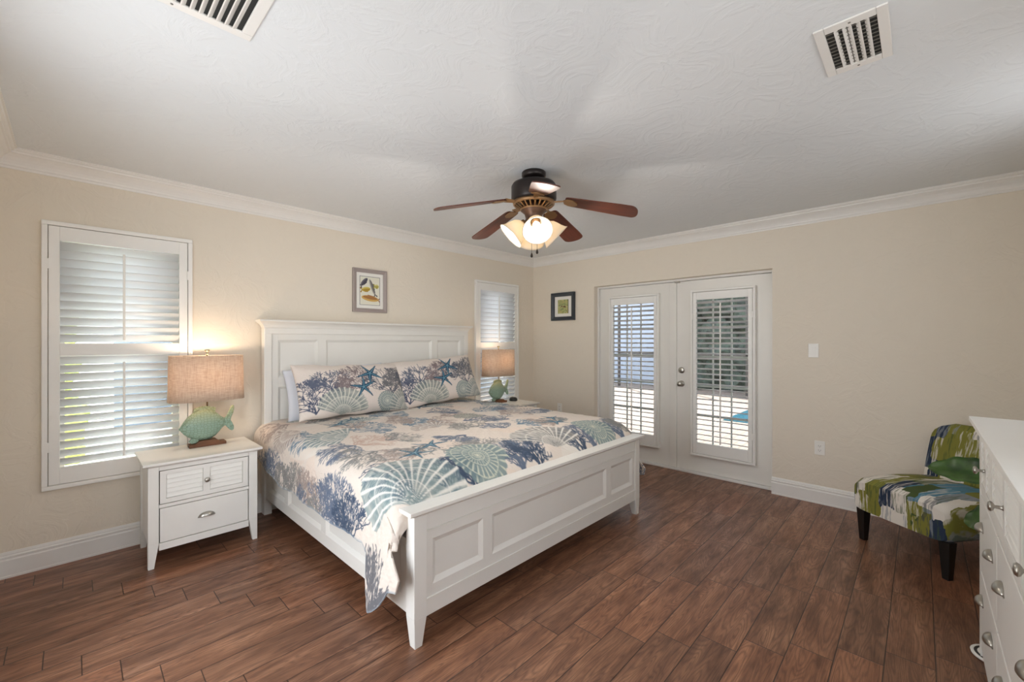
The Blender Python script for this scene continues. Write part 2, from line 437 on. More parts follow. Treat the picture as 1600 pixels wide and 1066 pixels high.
# ------------------------------------------------------------------ french doors
mb = MB()
mb.box(.07, T, DY1 - .02, DY1, 0, DZ); mb.box(.07, T, DY0, DY0 + .02, 0, DZ); mb.box(.07, T, DY0 + .02, DY1 - .02, DZ - .022, DZ)
mkobj('trim_5', mb, 'trim', bevel=.002, kind='structure')
mb = MB(); mb.box(.0, .004, DY0, DY1, 0, 0.001)
mb = MB(); mb.box(.065, T + .02, DY0 + .001, DY1 - .001, 0.0, .022); mkobj('trim_6', mb, 'trim', bevel=.004, kind='structure')
def french_door(n, ya, yb, active):
    """ya > yb (runs towards -y); slab from x=.10"""
    wd = ya - yb
    t = thing('door_%d' % n, None, None, (.10, ya, .026), R(-90), kind='structure')
    Hh = DZ - .024 - .028
    if n == 1: gx0, gx1 = 1.17 - .975 - .06, 1.17 - .975 + .53
    gy = (-1.175, -1.627) if n == 1 else (-2.115, -2.572)
    gx0 = ya - gy[0] - .03; gx1 = ya - gy[1] + .03; gz0, gz1 = .27, 1.76
    mb = MB()
    mb.box(0, gx0, 0, .044, 0, Hh); mb.box(gx1, wd, 0, .044, 0, Hh); mb.box(gx0, gx1, 0, .044, 0, gz0); mb.box(gx0, gx1, 0, .044, gz1, Hh)
    mkobj('door_slab', mb, 'door', t)
    mb = MB(); mb.box(gx0, gx1, .018, .024, gz0, gz1); mkobj('pane', mb, 'glass', t)
    mb = MB(); w3 = (gx1 - gx0) / 3
    for i in (1, 2): mb.box(gx0 + w3 * i - .007, gx0 + w3 * i + .007, .027, .040, gz0, gz1)
    for i in range(1, 5):
        z = gz0 + (gz1 - gz0) * i / 5; mb.box(gx0, gx1, .028, .039, z - .010, z + .010)
    mkobj('muntins', mb, 'door', t)
    if n == 1:
        mb = MB(); mb.box(wd - .072, wd + .004, -.012, 0, 0.0, Hh - .004); mkobj('astragal', mb, 'door', t, bevel=.003)
        mb = MB(); mb.box(wd - .012, wd + .04, -.024, -.012, Hh - .012, Hh + .006); mkobj('flush_bolt', mb, 'nickel', t, bevel=.002)
    else:
        for z, kn in ((.905, 'door_knob'), (1.045, 'deadbolt')):
            Mx = Matrix.Rotation(R(90), 4, 'X')
            mb = MB(); z -= .026
            if kn == 'door_knob':
                mb.lathe([(.0, 0), (.032, 0), (.032, .004), (.026, .010), (.012, .013), (.011, .030), (.020, .036), (.027, .048), (.026, .060), (.018, .068), (0, .070)], (.048, 0, z), 28, Mx)
            else:
                mb.lathe([(0, 0), (.032, 0), (.031, .008), (.022, .013), (.0, .013)], (.048, 0, z), 28, Mx)
                mb.box(.048 - .004, .048 + .004, -.030, -.012, z - .013, z + .013)
            mkobj(kn, mb, 'nickel', t)
    return t
french_door(1, -.979, -1.904, False)
french_door(2, -1.908, -2.781, True)
for ya, yb, lab in ((-1.122, -1.730, 'tall white louvered shutter on the left french door, next to the bed foot'), (-2.064, -2.655, 'tall white louvered shutter on the right french door, beside the knob')):
    shutter(lab, ya - yb, 1.665, .022, .050, .032 if ya > -2 else .036, 1.565, .132, None, R(-15), (28,), (.0995, ya, .197), R(-90), 'shutters on the french doors')

# ------------------------------------------------------------------ outdoors, seen between the louvres
k = NT('paver', srgb(206, 186, 172), .8); v = k.obj()
br = k.n('TexBrick'); k.l(v, br.inputs[0]); br.inputs['Scale'].default_value = 2.2
for i_, c_ in ((1, (126, 108, 97)), (2, (112, 98, 89)), (3, (86, 78, 72))): br.inputs[i_].default_value = (*srgb(*c_), 1)
k.l(br.outputs[0], k.b.inputs['Base Color']); M['paver'] = k.m
k = NT('lawn', srgb(96, 122, 52), .9); nn = k.noise(k.obj(), 25, 4); k.l(k.ramp(nn, [(.3, srgb(70, 96, 36)), (.7, srgb(140, 160, 70))]), k.b.inputs['Base Color']); M['lawn'] = k.m
k = NT('foliage', srgb(60, 84, 40), .7); nn = k.noise(k.obj(), 9, 4); k.l(k.ramp(nn, [(.35, srgb(22, 30, 26)), (.65, srgb(62, 74, 60))]), k.b.inputs['Base Color']); M['foliage'] = k.m
k = NT('bright_foliage', srgb(150, 170, 60), .7); nn = k.noise(k.obj(), 12, 4); k.l(k.ramp(nn, [(.35, srgb(96, 122, 40)), (.65, srgb(190, 205, 92))]), k.b.inputs['Base Color']); M['foliage2'] = k.m
k = NT('pool_water', srgb(44, 84, 100), .08); k.bump(k.noise(k.obj(), 4, 3), .3, .05); M['water'] = k.m
M['gravel'] = paint('pale_gravel', (216, 212, 204), .9, .5, 60)
M['stucco'] = paint('outside_stucco', (214, 214, 216), .9, .2, 60)
M['bluegrey'] = paint('blue_grey_siding', (112, 128, 148), .8)
M['palewall'] = paint('pale_blue_grey_wall', (150, 158, 172), .9)
M['cage'] = paint('bronze_cage', (60, 54, 50), .5)
mb = MB(); mb.box(.20, 9, -9, 5, -.14, -.04); mkobj('patio_pavers', mb, 'paver', kind='structure')
mb = MB(); mb.box(-12, .19, .22, 14, -.30, -.18); mkobj('side_yard', mb, 'gravel', kind='structure')
mb = MB(); mb.box(3.6, 6.0, -6.0, -1.25, -.045, -.033); tag(mkobj('swimming_pool', mb, 'water'), 'dark blue green pool water beyond the right french door', 'pool')
mb = MB(); mb.box(.20, 2.3, -7, 3, 2.30, 2.42); mkobj('lanai_shade_roof', mb, 'stucco', kind='structure')  # unseen roof, put in to shade the patio and keep it dim
cg = thing('pool_cage', 'dark bronze framed pool enclosure seen through the door louvers', 'enclosure', (7.5, 0, -.04))
for y in (-6, -4.2, -2.4, -.6, 1.2, 3.0):
    mb = MB(); mb.box(-.03, .03, y - .03, y + .03, 0, 3); mkobj('post', mb, 'cage', cg)
mb = MB(); mb.box(-.03, .03, -6, 3, 1.0, 1.06); mb.box(-.03, .03, -6, 3, 2.94, 3.0); mkobj('rail', mb, 'cage', cg)
def blob_hedge(name, label, cat, x0, x1, y0, y1, h, mat, seed, z=-.04, r=.38):
    rnd = random.Random(seed); bm = bmesh.new()
    n = int(max(x1 - x0, y1 - y0) / r * 2.2) + 2
    for i in range(n):
        for zz in np.arange(r * .6, h, r * .85):
            p = Vector((rnd.uniform(x0, x1), y0 + (y1 - y0) * (i + rnd.random()) / n if (y1 - y0) > (x1 - x0) else rnd.uniform(y0, y1), z + zz + rnd.uniform(-.08, .08)))
            if (x1 - x0) >= (y1 - y0): p.x = x0 + (x1 - x0) * (i + rnd.random()) / n
            ret = bmesh.ops.create_icosphere(bm, subdivisions=2, radius=r * rnd.uniform(.8, 1.2), matrix=Matrix.Translation(p))
            for vv in ret['verts']: vv.co += Vector((rnd.uniform(-1, 1), rnd.uniform(-1, 1), rnd.uniform(-1, 1))) * r * .16
    me = bpy.data.meshes.new(name); bm.to_mesh(me); bm.free(); me.materials.append(M[mat])
    o = bpy.data.objects.new(name, me); C.objects.link(o); return tag(o, label, cat)
blob_hedge('hedge', 'dark green hedge beyond the pool outside the doors', 'hedge', 8.4, 9.4, -8, 1.4, 3.4, 'foliage', 3, r=.5)
mb = MB(); mb.box(8.2, 8.4, 1.6, 9, -.04, 2.6); tag(mkobj('garden_wall', mb, 'palewall'), 'pale blue grey garden wall seen through the left french door', 'wall')
blob_hedge('bush', 'bright yellow-green bush outside the left window', 'bush', -5.6, -4.55, 3.0, 3.6, 2.0, 'foliage2', 5, z=-.18)
hs = thing('neighbor_house', 'blue grey and white house outside the left window', 'house', (-1.6, 6.2, -.18))
mb = MB(); mb.box(-2.2, 7, 0, .2, 0, 2.9); mkobj('wall', mb, 'bluegrey', hs)
mb = MB(); mb.box(-2.4, 7.2, -.5, .4, 2.9, 3.1); mkobj('eave', mb, 'stucco', hs)
for a, b in ((-1.2, -.2), (1.5, 2.6)): mb = MB(); mb.box(a, b, -.03, 0, 1.0, 2.2); mkobj('window', mb, 'stucco', hs)

# ------------------------------------------------------------------ ceiling registers
def register(label, x0, x1, y0, y1, border, n, along, loc_z=H):
    t = thing('ceiling_vent', label, 'vent', ((x0 + x1) / 2, (y0 + y1) / 2, H - .0005))
    hx, hy = (x1 - x0) / 2, (y1 - y0) / 2; b = border
    mb = MB()
    def bar(xa, xb, ya, yb):
        mb.box(xa, xb, ya, yb, -.007, 0)
    bar(-hx, hx, -hy, -hy + b[1]); bar(-hx, hx, hy - b[1], hy); bar(-hx, -hx + b[0], -hy + b[1], hy - b[1]); bar(hx - b[0], hx, -hy + b[1], hy - b[1])
    mkobj('frame', mb, 'trim', t, bevel=.003)
    mb = MB(); mb.box(-hx + b[0], hx - b[0], -hy + b[1], hy - b[1], -.0012, -.0004); mkobj('duct_shade_sheet', mb, 'gapshade', t)  # flat dark sheet, painted as the shade inside the duct
    ix, iy = hx - b[0], hy - b[1]
    for i in range(n):
        mb = MB()
        if along == 'x':
            y = -iy + 2 * iy * (i + 1) / (n + 1); s = 1 if i < n / 2 else -1
            mb.hexa([(-ix, y - .004, -.0075), (ix, y - .004, -.0075), (ix, y - .001, -.0075), (-ix, y - .001, -.0075)],
                    [(-ix, y - .004 + s * .008, -.0012), (ix, y - .004 + s * .008, -.0012), (ix, y + .001 + s * .008, -.0012), (-ix, y + .001 + s * .008, -.0012)])
        else:
            x = -ix + 2 * ix * (i + 1) / (n + 1)
            mb.hexa([(x - .006, -iy, -.0085), (x - .002, -iy, -.0085), (x - .002, iy, -.0085), (x - .006, iy, -.0085)],
                    [(x + .003, -iy, -.0012), (x + .009, -iy, -.0012), (x + .009, iy, -.0012), (x + .003, iy, -.0012)])
        mkobj('slat', mb, 'trim', t)
    mb = MB()
    if along == 'x':
        for i in range(11):
            x = -ix + 2 * ix * (i + .5) / 11; mb.box(x - .0012, x + .0012, -iy, iy, -.0040, -.0012)
        mkobj('damper_vanes', mb, 'tape', t)
    for s in (-1, 1):
        mb = MB(); c_ = (s * (hx - b[0] / 2), 0) if along == 'x' else (0, s * (hy - b[1] / 2))
        mb.lathe([(0, -.0085), (.004, -.008), (.0045, -.006)], (c_[0], c_[1], 0), 10)
        mkobj('screw', mb, 'tape', t)
    return t
register('white square ceiling vent with wide open slats, at the right near the dresser', -2.492, -2.145, -3.675, -3.475, (.040, .030), 5, 'x')
register('white ceiling vent with many narrow slats, at the top left above the left window side', -4.31, -3.858, -2.36, -2.0, (.035, .035), 15, 'y')

# ------------------------------------------------------------------ raster patterns painted to vertex colours
class Ras:
    def __init__(s, w, h, res, bgc):
        s.w, s.h, s.res = w, h, res
        s.nx, s.ny = int(w / res), int(h / res)
        s.a = np.empty((s.ny, s.nx, 3)); s.a[:] = np.array(bgc) / 255.
    def win(s, x0, x1, y0, y1):
        i0 = max(0, int(x0 / s.res)); i1 = min(s.nx, int(x1 / s.res) + 2); j0 = max(0, int(y0 / s.res)); j1 = min(s.ny, int(y1 / s.res) + 2)
        if i1 <= i0 or j1 <= j0: return None
        X, Y = np.meshgrid((np.arange(i0, i1) + .5) * s.res, (np.arange(j0, j1) + .5) * s.res)
        return slice(j0, j1), slice(i0, i1), X, Y
    def blend(s, js, is_, al, col):
        al = np.clip(al, 0, 1)[..., None]; s.a[js, is_] = s.a[js, is_] * (1 - al) + np.asarray(col) / 255. * al
    def seg(s, p, q, r0, r1, col, op=1.):
        m = max(r0, r1) + s.res
        w = s.win(min(p[0], q[0]) - m, max(p[0], q[0]) + m, min(p[1], q[1]) - m, max(p[1], q[1]) + m)
        if w is None: return
        js, is_, X, Y = w; dx, dy = q[0] - p[0], q[1] - p[1]; L = dx * dx + dy * dy + 1e-12
        t = np.clip(((X - p[0]) * dx + (Y - p[1]) * dy) / L, 0, 1)
        d = np.hypot(X - p[0] - t * dx, Y - p[1] - t * dy) - (r0 + (r1 - r0) * t)
        s.blend(js, is_, (.5 - d / s.res) * op, col)
    def coral(s, x, y, ang, size, col, rnd, gap=.0125, wd=.0034, spread=1.15, trunks=4):
        """branches grow like real coral and stop before they touch each other; the fullest of a few trials is drawn"""
        best = []
        for trial in range(4):
            g = s.grow(x, y, ang, size, rnd, gap, wd, spread, trunks)
            if len(g) > len(best): best = g
        for p, q, w in best: s.seg(p, q, w, w * .97, col)
    def grow(s, x, y, ang, size, rnd, gap, wd, spread, trunks):
        cell = gap; occ = {}; out = []
        def near(px, py, own):
            ci, cj = int(px // cell), int(py // cell)
            for a in (-1, 0, 1):
                for b in (-1, 0, 1):
                    for (qx, qy, k) in occ.get((ci + a, cj + b), ()):
                        if k not in own and (px - qx) ** 2 + (py - qy) ** 2 < gap * gap: return True
            return False
        tips = []; n = 0; step = .010
        for i in range(trunks):
            tips.append((x, y, ang + (i - (trunks - 1) / 2) * spread * 2 / trunks * .9, wd * 1.5, (0,), 0., 6))
        while tips and n < 1500:
            nt = []
            for (px, py, a, w, own, trav, gr) in tips:
                d_ = (math.atan2(py - y, px - x) - ang + PI) % (2 * PI) - PI
                if trav > .02:
                    a += .16 * ((math.atan2(py - y, px - x) - a + PI) % (2 * PI) - PI)
                    if abs(d_) > spread: a -= .3 * (1 if d_ > 0 else -1)
                a2 = a + rnd.uniform(-.30, .30); qx, qy = px + math.cos(a2) * step, py + math.sin(a2) * step
                if trav + step > size * rnd.uniform(.85, 1.0): continue
                n += 1
                if gr <= 0 and near(qx, qy, own):
                    a2 = a + rnd.choice((-.7, .7)); qx, qy = px + math.cos(a2) * step, py + math.sin(a2) * step
                    if near(qx, qy, own): continue
                out.append(((px, py), (qx, qy), w))
                occ.setdefault((int(qx // cell), int(qy // cell)), []).append((qx, qy, n))
                w2 = max(wd * .72, w * .965); own2 = (own + (n,))[-3:]
                if rnd.random() < .30 and trav > .015:
                    sg = rnd.choice((-1, 1)); nt.append((qx, qy, a2 + .25 * sg, w2, own2, trav + step, 2)); nt.append((qx, qy, a2 - .70 * sg, w2 * .92, own2, trav + step, 2))
                else: nt.append((qx, qy, a2 * .8 + a * .2, w2, own2, trav + step, gr - 1))
            rnd.shuffle(nt); tips = nt[:160]
        return out
    def shell(s, x, y, ang, r, col, col2, rnd, spread=1.25):
        w = s.win(x - r * 1.1, x + r * 1.1, y - r * 1.1, y + r * 1.1)
        if w is None: return
        js, is_, X, Y = w; dx, dy = X - x, Y - y
        rr = np.hypot(dx, dy); th = (np.arctan2(dy, dx) - ang + PI) % (2 * PI) - PI
        nrib = 15
        ed = r * (1 - .10 * (th / spread) ** 2) * (1 + .025 * np.cos(th / spread * nrib * PI))
        ins = np.clip((ed - rr) / s.res + .5, 0, 1) * np.clip((spread - np.abs(th)) * rr / s.res + .5, 0, 1)
        rib = np.cos(th / spread * nrib * PI)
        band = .5 + .5 * np.sin(rr / r * 20 + .8 * np.sin(th * 5)) 
        nz = .5 + .5 * np.sin(rr * 210 + th * 37) * np.sin(th * 53 + rr * 90)
        s.blend(js, is_, ins * (.60 + .30 * band), col)
        s.blend(js, is_, ins * np.clip(rib * 2.2 - .9, 0, 1) * .95, col2)
        s.blend(js, is_, ins * np.clip(nz * 2 - 1.2, 0, 1) * .5 * (rr > r * .25), col2)
        arc = np.clip(1 - np.abs(rr - r * .62) / .006, 0, 1); s.blend(js, is_, ins * arc * .9, col2)
        arc = np.clip(1 - np.abs(rr - r * .30) / .005, 0, 1); s.blend(js, is_, ins * arc * .9, col2)
    def nautilus(s, x, y, ang, r, col, col2, rnd):
        w = s.win(x - r * 1.15, x + r * 1.15, y - r * 1.15, y + r * 1.15)
        if w is None: return
        js, is_, X, Y = w; dx, dy = X - x, Y - y
        rr = np.hypot(dx, dy); th = (np.arctan2(dy, dx) - ang) % (2 * PI)
        ed = r * (.84 + .16 * th / (2 * PI)) * (1 + .03 * np.cos(th * 22))
        ins = np.clip((ed - rr) / s.res + .5, 0, 1)
        s.blend(js, is_, ins * .85, col)
        ph = (np.log(np.maximum(rr, 1e-4) / r) / .55 - th / (2 * PI)) % 1
        rib = np.cos(th * 26 + ph * 2.2); s.blend(js, is_, ins * np.clip(rib * 2 - .7, 0, 1) * np.clip(ph * 3, 0, 1) * .8, col2)
        sp = np.clip(1 - np.minimum(ph, 1 - ph) * rr * .55 / .0035, 0, 1); s.blend(js, is_, ins * sp, col2)
    def star(s, x, y, ang, r, col, col2):
        for i in range(5):
            a = ang + i * 2 * PI / 5 + .12 * math.sin(i * 2.3 + ang)
            L = r * (1 - .08 * (i % 2))
            s.seg((x, y), (x + math.cos(a) * L, y + math.sin(a) * L), r * .155, .0035, col)
        for i in range(5):
            a = ang + i * 2 * PI / 5 + .12 * math.sin(i * 2.3 + ang)
            s.seg((x, y), (x + math.cos(a) * r * .8, y + math.sin(a) * r * .8), .0032, .0018, col2, .8)
    def ell(s, x, y, a, b, ang, col, op=1.):
        m = max(a, b) * 1.1; w = s.win(x - m, x + m, y - m, y + m)
        if w is None: return
        js, is_, X, Y = w; ca, sa = math.cos(ang), math.sin(ang)
        u = (X - x) * ca + (Y - y) * sa; v_ = -(X - x) * sa + (Y - y) * ca
        d = np.sqrt((u / a) ** 2 + (v_ / b) ** 2)
        s.blend(js, is_, np.clip((1 - d) * min(a, b) / s.res + .5, 0, 1) * op, col)
    def sample(s, U, V):
        x = np.clip(U / s.res - .5, 0, s.nx - 1.001); y = np.clip(V / s.res - .5, 0, s.ny - 1.001)
        i = x.astype(int); j = y.astype(int); fx = (x - i)[..., None]; fy = (y - j)[..., None]; a = s.a
        return (a[j, i] * (1 - fx) + a[j, i + 1] * fx) * (1 - fy) + (a[j + 1, i] * (1 - fx) + a[j + 1, i + 1] * fx) * fy
def grid_obj(name, P, col, mat, parent=None, closed_thick=0):
    """P: (nv,nu,3) positions, col: (nv,nu,3) srgb 0..1"""
    nv, nu = P.shape[:2]
    idx = np.arange(nv * nu).reshape(nv, nu)
    q = np.stack([idx[:-1, :-1], idx[:-1, 1:], idx[1:, 1:], idx[1:, :-1]], -1).reshape(-1, 4)
    me = bpy.data.meshes.new(name)
    me.vertices.add(nv * nu); me.vertices.foreach_set('co', P.reshape(-1).astype(np.float32))
    me.loops.add(q.size); me.loops.foreach_set('vertex_index', q.reshape(-1).astype(np.int32))
    me.polygons.add(len(q)); me.polygons.foreach_set('loop_start', np.arange(0, q.size, 4, dtype=np.int32))
    me.polygons.foreach_set('loop_total', np.full(len(q), 4, dtype=np.int32))
    me.polygons.foreach_set('use_smooth', np.ones(len(q), dtype=bool))
    me.update()
    if col is not None:
        at = me.color_attributes.new('Col', 'FLOAT_COLOR', 'POINT')
        c4 = np.ones((nv * nu, 4), np.float32); c4[:, :3] = s2l(col.reshape(-1, 3)); at.data.foreach_set('color', c4.reshape(-1))
    me.materials.append(mat)
    o = bpy.data.objects.new(name, me); C.objects.link(o)
    if parent: o.parent = parent
    if closed_thick:
        m = o.modifiers.new('thick', 'SOLIDIFY'); m.thickness = closed_thick; m.offset = -1
    return o
def quilt_material(name):
    k = vcol(name, .85, spec=.2, sheen=.15)
    v = k.obj(); vo = k.n('TexVoronoi'); k.l(v, vo.inputs['Vector']); vo.inputs['Scale'].default_value = 55
    n = k.noise(v, 20, 3)
    k.bump(k.math('ADD', vo.outputs['Distance'], k.math('MULTIPLY', n, .6)), .35, .006)
    return k.m
M['quilt'] = quilt_material('quilted_cotton')
NAVY, SLATE, TEAL, TAUPE, GREY, BLUE = (58, 74, 96), (94, 106, 126), (116, 136, 138), (158, 142, 134), (128, 128, 126), (92, 120, 142)
PEACHD = (196, 168, 152)
CREAM, PEACH, WHITE = (219, 208, 197), (224, 204, 188), (226, 222, 214)

# quilt, measured: s runs across the bed (0 = left hem), t from head to foot
XC, HWID = -2.25, 1.075
LEFTD, TOPW, RC = .62, 2 * (HWID - .10), .10
ARC = RC * PI / 2
SW = LEFTD * 2 + ARC * 2 + TOPW; TL = 2.16
ras = Ras(SW, TL, .0022, CREAM)
S0 = LEFTD + ARC - (XC - HWID + RC)             # s = x + S0 on the flat top
def on_top(x, y): return x + S0, -.06 - y
def on_left(z, y): return LEFTD + (z - .63) , -.06 - y
rn = random.Random(4)
def paint_quilt():
    r = ras
    # soft colour washes
    for i in range(26):
        r.ell(rn.uniform(0, SW), rn.uniform(0, TL), rn.uniform(.12, .3), rn.uniform(.06, .16), rn.uniform(0, 3), rn.choice([PEACH, PEACH, WHITE]), .45)
        L = lambda z, y: on_left(z, y)
    # ---- corals first
    cor = [
      # along the foot
      (on_top(-2.98, -2.10), -PI * .5 + PI, .26, NAVY), (on_top(-2.66, -2.12), PI / 2 * -1 + PI, .27, NAVY)][:0]
    up = -PI / 2                     # towards the headboard
    def C_(x, y, a, sz, c, gap=.0145, wd=.0031, sp=1.0, tr=7):
        sz *= 1.2; gap = .0135; p = on_top(x, y); r.coral(p[0], p[1], a, sz, c, rn, gap, wd, sp, tr)
    def S_(z, y, a, sz, c, gap=.0135, wd=.0034, sp=.9, tr=7):
        p = L(z, y); r.coral(p[0], p[1], a, sz, c, rn, gap, wd, sp, tr)
    for x, c in ((-3.00, NAVY), (-2.86, NAVY), (-2.50, SLATE), (-2.36, NAVY), (-1.88, NAVY), (-1.76, SLATE), (-1.36, SLATE), (-1.22, GREY)): C_(x, -2.12, up, .24, c, sp=.85)
    for y, c, sz in ((-.10, TAUPE, .24), (-.30, SLATE, .30), (-.52, SLATE, .36), (-.74, GREY, .30), (-.94, GREY, .32), (-1.14, TAUPE, .34), (-1.34, SLATE, .38), (-1.54, SLATE, .42), (-1.70, NAVY, .36)): S_(.34, y, rn.uniform(-.15, .15), sz, c)
    for y, c, sz in ((-.42, GREY, .14), (-1.04, SLATE, .16), (-1.24, GREY, .15), (-1.62, NAVY, .16)): S_(.36, y, .1, sz, c)
    S_(.15, -2.11, .02, .40, (104, 104, 108), .017, .0056, .7, 4); S_(.12, -2.02, .05, .36, (104, 104, 108), .017, .0056, .5, 3)
    C_(-2.98, -.88, .02, .36, BLUE); C_(-2.98, -.66, .05, .30, TAUPE); C_(-3.12, -1.28, -.1, .26, PEACHD); C_(-3.08, -.40, .1, .26, GREY)
    C_(-2.88, -1.68, PI, .30, TAUPE, sp=.6); C_(-2.50, -1.58, PI * .9, .26, SLATE, sp=.7); C_(-2.62, -1.02, 0, .30, BLUE); C_(-2.22, -1.22, -.05, .36, SLATE, sp=.7); C_(-2.24, -.94, 0, .32, TAUPE, sp=.7)
    C_(-2.62, -.50, .05, .36, BLUE, sp=.7); C_(-2.20, -.70, .0, .34, SLATE, sp=.7); C_(-1.84, -.92, .0, .34, BLUE, sp=.7); C_(-1.80, -1.20, .0, .30, TAUPE, sp=.7)
    C_(-1.66, -1.68, PI, .30, TAUPE, sp=.6); C_(-1.44, -1.40, up, .22, SLATE); C_(-1.52, -.66, 0, .26, BLUE); C_(-2.05, -.42, 0, .30, GREY, sp=.7)
    C_(-2.75, -.24, .05, .30, GREY, sp=.7); C_(-1.70, -.28, 0, .30, GREY, sp=.7); C_(-1.30, -1.05, up, .22, GREY); C_(-1.35, -.42, up, .24, BLUE); C_(-2.86, -1.62, PI * .75, .22, GREY)
    C_(-2.16, -1.62, up, .20, SLATE, sp=.8); C_(-2.02, -1.60, .2, .18, BLUE)
    for t in np.arange(.2, TL, .24): r.coral(SW - .22, t, PI, .40, rn.choice([NAVY, SLATE, GREY, BLUE]), rn, .0140, .0032, .9, 6)
    for x, y, a, c in ((-3.12, -1.30, PI, SLATE), (-3.10, -1.52, PI, GREY), (-2.94, -1.34, 0, GREY), (-2.44, -1.06, .3, TAUPE), (-2.44, -.84, PI, TAUPE), (-1.62, -.98, .2, SLATE), (-2.28, -1.46, up, GREY), (-3.14, -.86, PI, BLUE), (-1.24, -1.36, .4, TAUPE),
                       (-2.62, -.78, .2, TAUPE), (-1.92, -1.42, up, SLATE), (-1.40, -.56, .1, GREY), (-3.16, -.30, PI, TAUPE), (-3.14, -1.90, PI, NAVY), (-2.62, -1.92, up, GREY), (-1.70, -1.78, up, GREY)): C_(x, y, a, .22, c)
    # ---- shells
    def H_(x, y, a, sz, c, sp=1.3): p = on_top(x, y); r.shell(p[0], p[1], a, sz, c, WHITE, rn, sp)
    H_(-3.24, -2.10, up + .35, .34, TEAL, 1.45); H_(-3.04, -1.02, PI + .6, .26, TEAL, 1.5); H_(-2.50, -1.26, up, .19, TAUPE, 1.5); H_(-2.76, -.66, up, .19, TEAL, 1.45)
    H_(-2.14, -2.06, up + .2, .32, GREY, 1.3); H_(-2.30, -.44, up, .17, TAUPE, 1.5); H_(-1.50, -1.22, up, .18, TAUPE, 1.5); H_(-1.38, -.78, up, .18, TEAL, 1.4); H_(-1.86, -.50, up, .16, TEAL, 1.4)
    H_(-3.0, -.28, up, .18, TEAL, 1.4); H_(-2.42, -.20, up, .16, TAUPE, 1.4); H_(-3.2, -.62, PI, .2, TAUPE, 1.3)
    for (x, y, a, sz, c) in ((-2.74, -1.97, .4, .19, TEAL), (-1.60, -1.98, 2.0, .18, TEAL), (-2.05, -1.06, 1., .13, GREY), (-1.35, -.22, 1., .12, GREY)):
        p = on_top(x, y); r.nautilus(p[0], p[1], a, sz, c, (214, 212, 190), rn)
    for i, (x, y) in enumerate([(-2.98, -1.72), (-2.82, -1.64), (-2.92, -.62), (-2.78, -.54), (-1.74, -1.74), (-1.63, -1.61), (-2.05, -.36), (-1.93, -.28), (-1.25, -.60)]):
        p = on_top(x, y); r.star(p[0], p[1], 1.1 * i + .5, .118, (40, 80, 104), (140, 178, 190))
paint_quilt()

